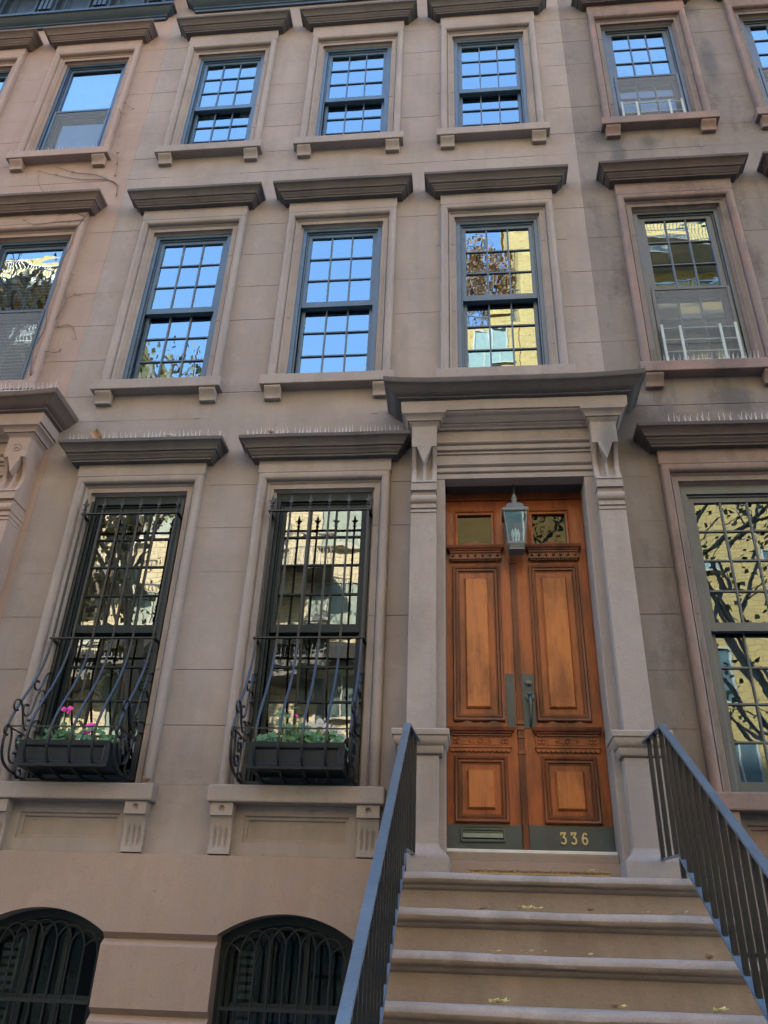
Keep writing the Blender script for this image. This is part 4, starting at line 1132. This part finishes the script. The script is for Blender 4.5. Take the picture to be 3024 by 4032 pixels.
vine([(-4.1,5.75),(-4.0,5.80),(-3.92,5.72),(-3.86,5.6)], .003)
vine([(-3.98,8.1),(-4.0,8.3),(-4.05,8.5)], .003)
vine([(-4.18,9.35),(-4.12,9.2),(-4.1,9.0),(-4.12,8.85)], .004, -.06)
vine([(-4.2,9.6),(-4.1,9.45),(-3.98,9.3)], .003, -.04)
vine([(-4.02,6.2),(-3.95,6.22)], .003); vine([(-4.1,6.15),(-4.05,6.2)], .003)
tag(m.build('vine', M['vine'], None, recalc=False, origin=(-4.2,0,5.0)), 'thin bare brown vine climbing the left house beside the window', 'vine')

def guard(cx, z0, h, rows_, label):
    t = thing('window_guard', label, 'window guard', (cx, .035, z0), 'white child guards in the right house')
    y = .03; w_ = .335
    m = MB()
    for k in range(rows_): m.tube([(cx-w_,y,z0+.05+h*.85*k/max(1,rows_-1)),(cx+w_,y,z0+.05+h*.85*k/max(1,rows_-1))], .006, 6)
    m.build('bars', M['white_metal'], t)
    for x in (-w_, -.17, .19, w_-.005):
        MB().box(cx+x-.012, cx+x+.012, y-.016, y-.004, z0, z0+h*(1.0 if abs(x) < .3 else 1.03)).build('upright', M['white_metal'], t)
guard(2.19, 5.0, .50, 4, 'white metal guard with four bars in the second floor window')
guard(2.19, 8.50, .40, 3, 'white metal guard low in the top floor window')

# ================================================================== the street behind the camera (seen in the panes)
def brick(name, base, mortar, sc=1.0, shade=.12):
    m, nt, b = mat_new(name)
    g = N(nt, 'ShaderNodeNewGeometry'); sx = N(nt, 'ShaderNodeSeparateXYZ'); nt.links.new(g.outputs['Position'], sx.inputs[0])
    ad = N(nt, 'ShaderNodeMath', operation='ADD'); nt.links.new(sx.outputs['X'], ad.inputs[0]); nt.links.new(sx.outputs['Y'], ad.inputs[1])
    cb = N(nt, 'ShaderNodeCombineXYZ'); nt.links.new(ad.outputs[0], cb.inputs['X']); nt.links.new(sx.outputs['Z'], cb.inputs['Y'])
    t = N(nt, 'ShaderNodeTexBrick'); t.inputs['Scale'].default_value = sc; t.inputs['Brick Width'].default_value = .42; t.inputs['Row Height'].default_value = .16; t.inputs['Mortar Size'].default_value = .014
    t.inputs['Color1'].default_value = (*base, 1); t.inputs['Color2'].default_value = (*[c*(1-shade) for c in base], 1); t.inputs['Mortar'].default_value = (*mortar, 1)
    nt.links.new(cb.outputs[0], t.inputs['Vector'])
    c = mixc(nt, mixf(nt, nz(nt, pos(nt), .6, 4), .4, .8, .25), t.outputs['Color'], tuple(x*.75 for x in base))
    nt.links.new(c, b.inputs['Base Color']); b.inputs['Roughness'].default_value = .85
    return m
M['cream_brick'] = brick('cream_brick', (.54,.36,.125), (.33,.22,.085))
M['pale_brick'] = brick('pale_brick', (.66,.58,.40), (.36,.31,.21))
M['asphalt'] = paint('asphalt', (.05,.05,.052), .9, bumps=.6)
M['concrete'] = paint('pavement_concrete', (.19,.18,.165), .85, bumps=.3)
M['white_trim'] = paint('pale_window_trim', (.42,.40,.34), .5)
M['far_glass'] = paint('far_window_glass', (.10,.14,.15), .08, spec=.8)
M['far_blind'] = paint('far_window_blind', (.22,.29,.26), .5)
M['tar'] = paint('roof_tar', (.06,.06,.06), .9)
M['bark'] = paint('street_tree_bark', (.20,.17,.135), .95, bumps=1)
M['leaf_dark'] = paint('street_tree_leaf', (.16,.155,.05), .6, .4, (.26,.17,.05))
M['leaf_gold'] = paint('autumn_leaf', (.30,.14,.03), .6, .5, (.42,.10,.03))
M['leaf_red'] = paint('autumn_red_leaf', (.40,.09,.03), .6)
M['awning'] = paint('dark_awning', (.02,.022,.024), .8)
M['car_paint'] = paint('white_car_paint', (.68,.69,.70), .25, coat=.8)
M['tyre'] = paint('tyre_rubber', (.02,.02,.02), .9)
M['rim'] = paint('grey_rim', (.35,.36,.37), .3, metallic=.8)

m = MB(); m.quad((-220,-220,GZ-.16),(220,-220,GZ-.16),(220,220,GZ-.16),(-220,220,GZ-.16)); struct(m.build('ground', M['concrete']))
m = MB(); m.quad((-220,-16.2,GZ-.15),(220,-16.2,GZ-.15),(220,-7.6,GZ-.15),(-220,-7.6,GZ-.15)); struct(m.build('road', M['asphalt']))
m = MB(); m.box(-220,220,-7.6,.1,GZ-.15,GZ); struct(m.build('pavement', M['concrete']))
m = MB(); m.box(-220,220,-21,-16.2,GZ-.15,GZ); struct(m.build('pavement', M['concrete']))

def far_window(parent, x, y, z, w_, h, blind, trim='white_trim', ac=False):
    """window of the building opposite; its front faces +y"""
    m = MB(); m.rframe(x-w_/2, x+w_/2, z, z+h, .07, y-.02, y+.06)
    for k in (1,2): m.box(x-w_/2+w_*k/3-.03, x-w_/2+w_*k/3+.03, y-.01, y+.05, z+.07, z+h-.07)
    m.box(x-w_/2-.08, x+w_/2+.08, y, y+.14, z-.1, z)
    f = m.build('window', M[trim], parent)
    MB().quad((x-w_/2+.05,y+.012,z+.05),(x+w_/2-.05,y+.012,z+.05),(x+w_/2-.05,y+.012,z+h-.05),(x-w_/2+.05,y+.012,z+h-.05)).build('pane', M['far_blind' if blind else 'far_glass'], f)
    if ac:
        m = MB(); m.box(x-.35,x+.35,y,y+.1,z-.62,z-.2)
        for k in range(7): m.box(x-.33,x+.33,y+.1,y+.12,z-.6+.055*k,z-.57+.055*k)
        m.build('vent_grille', M['awning'], f)
def railing_far(parent, x0, x1, y, z, side=None):
    m = MB(); m.box(x0,x1,y-.03,y+.03,z+1.0,z+1.06); m.box(x0,x1,y-.02,y+.02,z+.08,z+.12)
    x = x0
    while x < x1: m.box(x,x+.025,y-.012,y+.012,z,z+1.0); x += .14
    m.build('balcony_railing', M['rail'], parent)
def block(label, x0, x1, y, depth, top, mat, wins, name='apartment_building'):
    t = thing(name, label, 'building', ((x0+x1)/2, y, GZ))
    m = MB(); m.box(x0,x1,y-depth,y,GZ,top); m.build('wall', mat, t)
    m = MB(); m.box(x0-.1,x1+.1,y-depth,y+.12,top,top+.35); m.build('parapet', mat, t)
    rnd = random.Random(int(x0*7)+99)
    for (x, z, w_, h, ac) in wins: far_window(t, x, y, z, w_, h, rnd.random() < .55, ac=ac)
    return t
YO = -21.0
wins = [(x, z, 2.4, 1.7, False) for x in (-15.3,-11.7,-8.1,-4.5) for z in (.6, 4.0, 7.6, 11.2, 14.8)]
b1 = block('pale brick apartment block across the street, lowest in its row', -17.5, -.6, YO, 12, 18.2, M['pale_brick'], wins)
for x in (-13.5, -6.3):
    for z in (5.9, 9.5, 13.1):
        m = MB(); m.box(x-1.5,x+1.5,YO,YO+1.3,z-.2,z); m.build('balcony_slab', M['concrete'], b1); railing_far(b1, x-1.5, x+1.5, YO+1.28, z)
m = MB(); m.add([(-16.5,YO+.02,10.9),(-2,YO+.02,10.9),(-2,YO+1.4,10.2),(-16.5,YO+1.4,10.2),(-16.5,YO+1.4,9.9),(-2,YO+1.4,9.9)],[(0,1,2,3),(3,2,5,4)]); m.build('awning', M['awning'], b1)
wins = [(x, z, 2.2, 1.6, False) for x in (-27.8,-24,-20.4) for z in (.6,4.2,7.8,11.4,15,18.6,22.2,25.8)]
b2 = block('tall cream brick apartment block with stacked balconies across the street', -30, -17.6, YO, 14, 30.2, M['cream_brick'], wins)
for z in (13.2,16.8,20.4,24,27.6):
    m = MB(); m.box(-22.3,-18.2,YO,YO+1.6,z-.25,z); m.build('balcony_slab', M['concrete'], b2); railing_far(b2, -22.3, -18.2, YO+1.57, z)
wins = [(1.1, 23.4, 2.0, 1.5, True), (1.2, 20.0, 2.1, 1.5, True), (.9, 16.6, 1.9, 1.5, True), (.9, 12.8, 1.9, 1.5, False)]+[(x, z, 2.0, 1.6, False) for x in (1.0,) for z in (1.6,5.2,9.0)]
b3 = block('cream brick building with a railed roof terrace across the street', -.5, 2.42, YO, 12, 25.6, M['cream_brick'], wins)
railing_far(b3, -.5, 2.42, YO-.1, 25.95)
wins = [(x, z, 1.8, 1.6, False) for x in (7.6,11.6,15.6) for z in (2,5.6,9.2,12.8,16.4,20,23.4)]
b4 = block('tallest cream brick tower across the street, right of the terrace', 2.45, 19, YO+.1, 15, 33.5, M['cream_brick'], wins)
for z in (28.2, 24.6):
    m = MB(); m.box(7.5,13,YO+.1,YO+1.7,z-.25,z); m.build('balcony_slab', M['concrete'], b4); railing_far(b4, 7.5, 13, YO+1.97, z)
block('plain brick building at the far right end of the opposite row', 19.2, 40, YO, 12, 22, M['pale_brick'], [(x,z,2,1.6,False) for x in (22,26,30) for z in (2,6,10,14,18)])
block('plain brick building at the far left end of the opposite row', -52, -30.2, YO, 12, 21, M['pale_brick'], [(x,z,2,1.6,False) for x in (-34,-38,-42) for z in (2,6,10,14,18)])
block('plain unseen tall block added behind the row houses for shade', -70, 60, 30, 12, 36, M['pale_brick'], [])  # unseen block, added so its height shades the street and lower fronts opposite

def tree(label, base, height, crown_c, crown_r, n, mat, lean=(0,0), seed=1, leaf=.13, trunk=.26, name='street_tree', group='street trees', limbs=40):
    rnd = random.Random(seed); t = thing(name, label, 'tree', base, group)
    b0 = Vector(base); cc = Vector(crown_c); m = MB()
    mid = b0.lerp(cc, .45)+Vector((lean[0],lean[1],0))
    main = smooth_path([tuple(b0), tuple(b0.lerp(mid,.5)), tuple(mid), tuple(cc), tuple(cc+Vector((0,0,crown_r[2]*.7)))], 5)
    nn = len(main); m.tube(main, [trunk*(1-.85*i/nn) for i in range(nn)], 10)
    tips = []
    for k in range(limbs):
        s_ = main[int(nn*rnd.uniform(.4,.95))]
        d = Vector((rnd.gauss(0,1),rnd.gauss(0,1),rnd.gauss(.25,.6))).normalized()
        e = cc+Vector((d.x*crown_r[0],d.y*crown_r[1],d.z*crown_r[2]))*rnd.uniform(.6,1.0)
        q = s_.lerp(e,.5)+Vector((rnd.gauss(0,.3),rnd.gauss(0,.3),rnd.uniform(0,.5)))
        P = smooth_path([tuple(s_),tuple(q),tuple(e)], 4); m.tube(P, [trunk*.22*(1-.85*i/len(P))+.006 for i in range(len(P))], 6)
        tips += P[3:]
        for j in range(4):
            a = P[rnd.randrange(3,len(P))]; f = a+Vector((rnd.gauss(0,.6),rnd.gauss(0,.6),rnd.gauss(.1,.5)))
            m.tube([a,(a+f)/2+Vector((0,0,.1)),f], [.02,.012,.006], 4); tips += [(a+f)/2, f, f]
    m.build('trunk', M['bark'], t, smooth=60)
    lv = MB()
    for k in range(n):
        p = rnd.choice(tips)+Vector((rnd.gauss(0,.28),rnd.gauss(0,.28),rnd.gauss(-.08,.28)))
        nr = Vector((rnd.gauss(0,1),rnd.gauss(0,1),rnd.gauss(.4,.7))).normalized(); u = nr.orthogonal().normalized(); v = nr.cross(u); L = leaf*rnd.uniform(.6,1.2)
        lv.add([p-u*L*.5, p+v*L*.42-u*L*.1, p+u*L*.6, p-v*L*.42-u*L*.1],[(0,1,2,3)])
    lv.build('crown', mat, t, recalc=False)
tree('thin street tree with dark sparse leaves at the near kerb', (6.9,-8.6,GZ), 12, (3.9,-8.6,8.2), (4.8,2.4,4.0), 2300, M['leaf_dark'], (.5,0), 5, .12, .17, limbs=24)
tree('large street tree with dark leaves at the far kerb', (-9.0,-15.5,GZ), 18, (-10.4,-15.3,13.2), (4.2,3.2,8.2), 3600, M['leaf_dark'], (.5,0), 6, .17, .34)
tree('street tree with thinning gold leaves farther left along the near kerb', (-12.4,-8.7,GZ), 18, (-11.6,-8.7,13.2), (2.9,2.2,4.6), 1300, M['leaf_gold'], (.4,0), 8, .15, .26, limbs=26)
tree('small autumn tree with rusty gold leaves on the roof terrace', (1.2,-23.6,25.6), 7, (1.2,-23.6,30.4), (1.6,1.3,2.9), 1900, M['leaf_gold'], (.1,0), 9, .17, .09, 'terrace_tree', None)

car = thing('parked_car', 'white car parked at the kerb by the stoop', 'car', (-3.2,-8.75,GZ-.15))
cx0, cyc, cz0 = -3.2, -8.75, GZ-.15
side = [(-2.2,.35),(-2.25,.62),(-2.1,.80),(-1.25,.95),(-.6,1.38),(.1,1.46),(.85,1.40),(1.55,1.02),(2.15,.92),(2.25,.6),(2.2,.35)]
m = MB(); rows = []
for k, (f, ins) in enumerate(((-.90,.12),(-.88,0),(-.6,0),(0,0),(.6,0),(.88,0),(.90,.12))):
    rows.append([(cx0+x, cyc+f*(1-.16*max(0,(z-.9))/.5), cz0+z-ins*.3*(1 if z > .5 else 0)) for x, z in side])
m.strips(rows, close=True, cap=True); m.build('body', M['car_paint'], car, smooth=40)
for s_ in (-1,1):
    m = MB(); y = cyc+s_*.885
    m.quad((cx0-1.15,y,cz0+.97),(cx0+1.35,y,cz0+1.04),(cx0+.8,y-s_*.1,cz0+1.34),(cx0-.55,y-s_*.1,cz0+1.32)); m.build('side_window', M['far_glass'], car)
    for x in (-1.4,1.4):
        m = MB(); m.lathe([(.18,-.1),(.33,-.1),(.34,-.05),(.34,.05),(.33,.1),(.18,.1)], (cx0+x,cyc+s_*.82,cz0+.34), 'y', 20); wl = m.build('wheel', M['tyre'], car, smooth=40)
        m = MB(); m.lathe([(.19,-.11),(.19,.11),(.05,.115*1)], (cx0+x,cyc+s_*.82,cz0+.34), 'y', 16); m.build('rim', M['rim'], wl)
for x, zz in ((-2.26,.66),(2.26,.66)):
    for s_ in (-1,1): MB().box(cx0+x-.03,cx0+x+.03,cyc+s_*.65-.14,cyc+s_*.65+.14,cz0+zz-.05,cz0+zz+.05).build('headlight' if x < 0 else 'tail_light', M['white_metal' if x < 0 else 'leaf_red'], car)
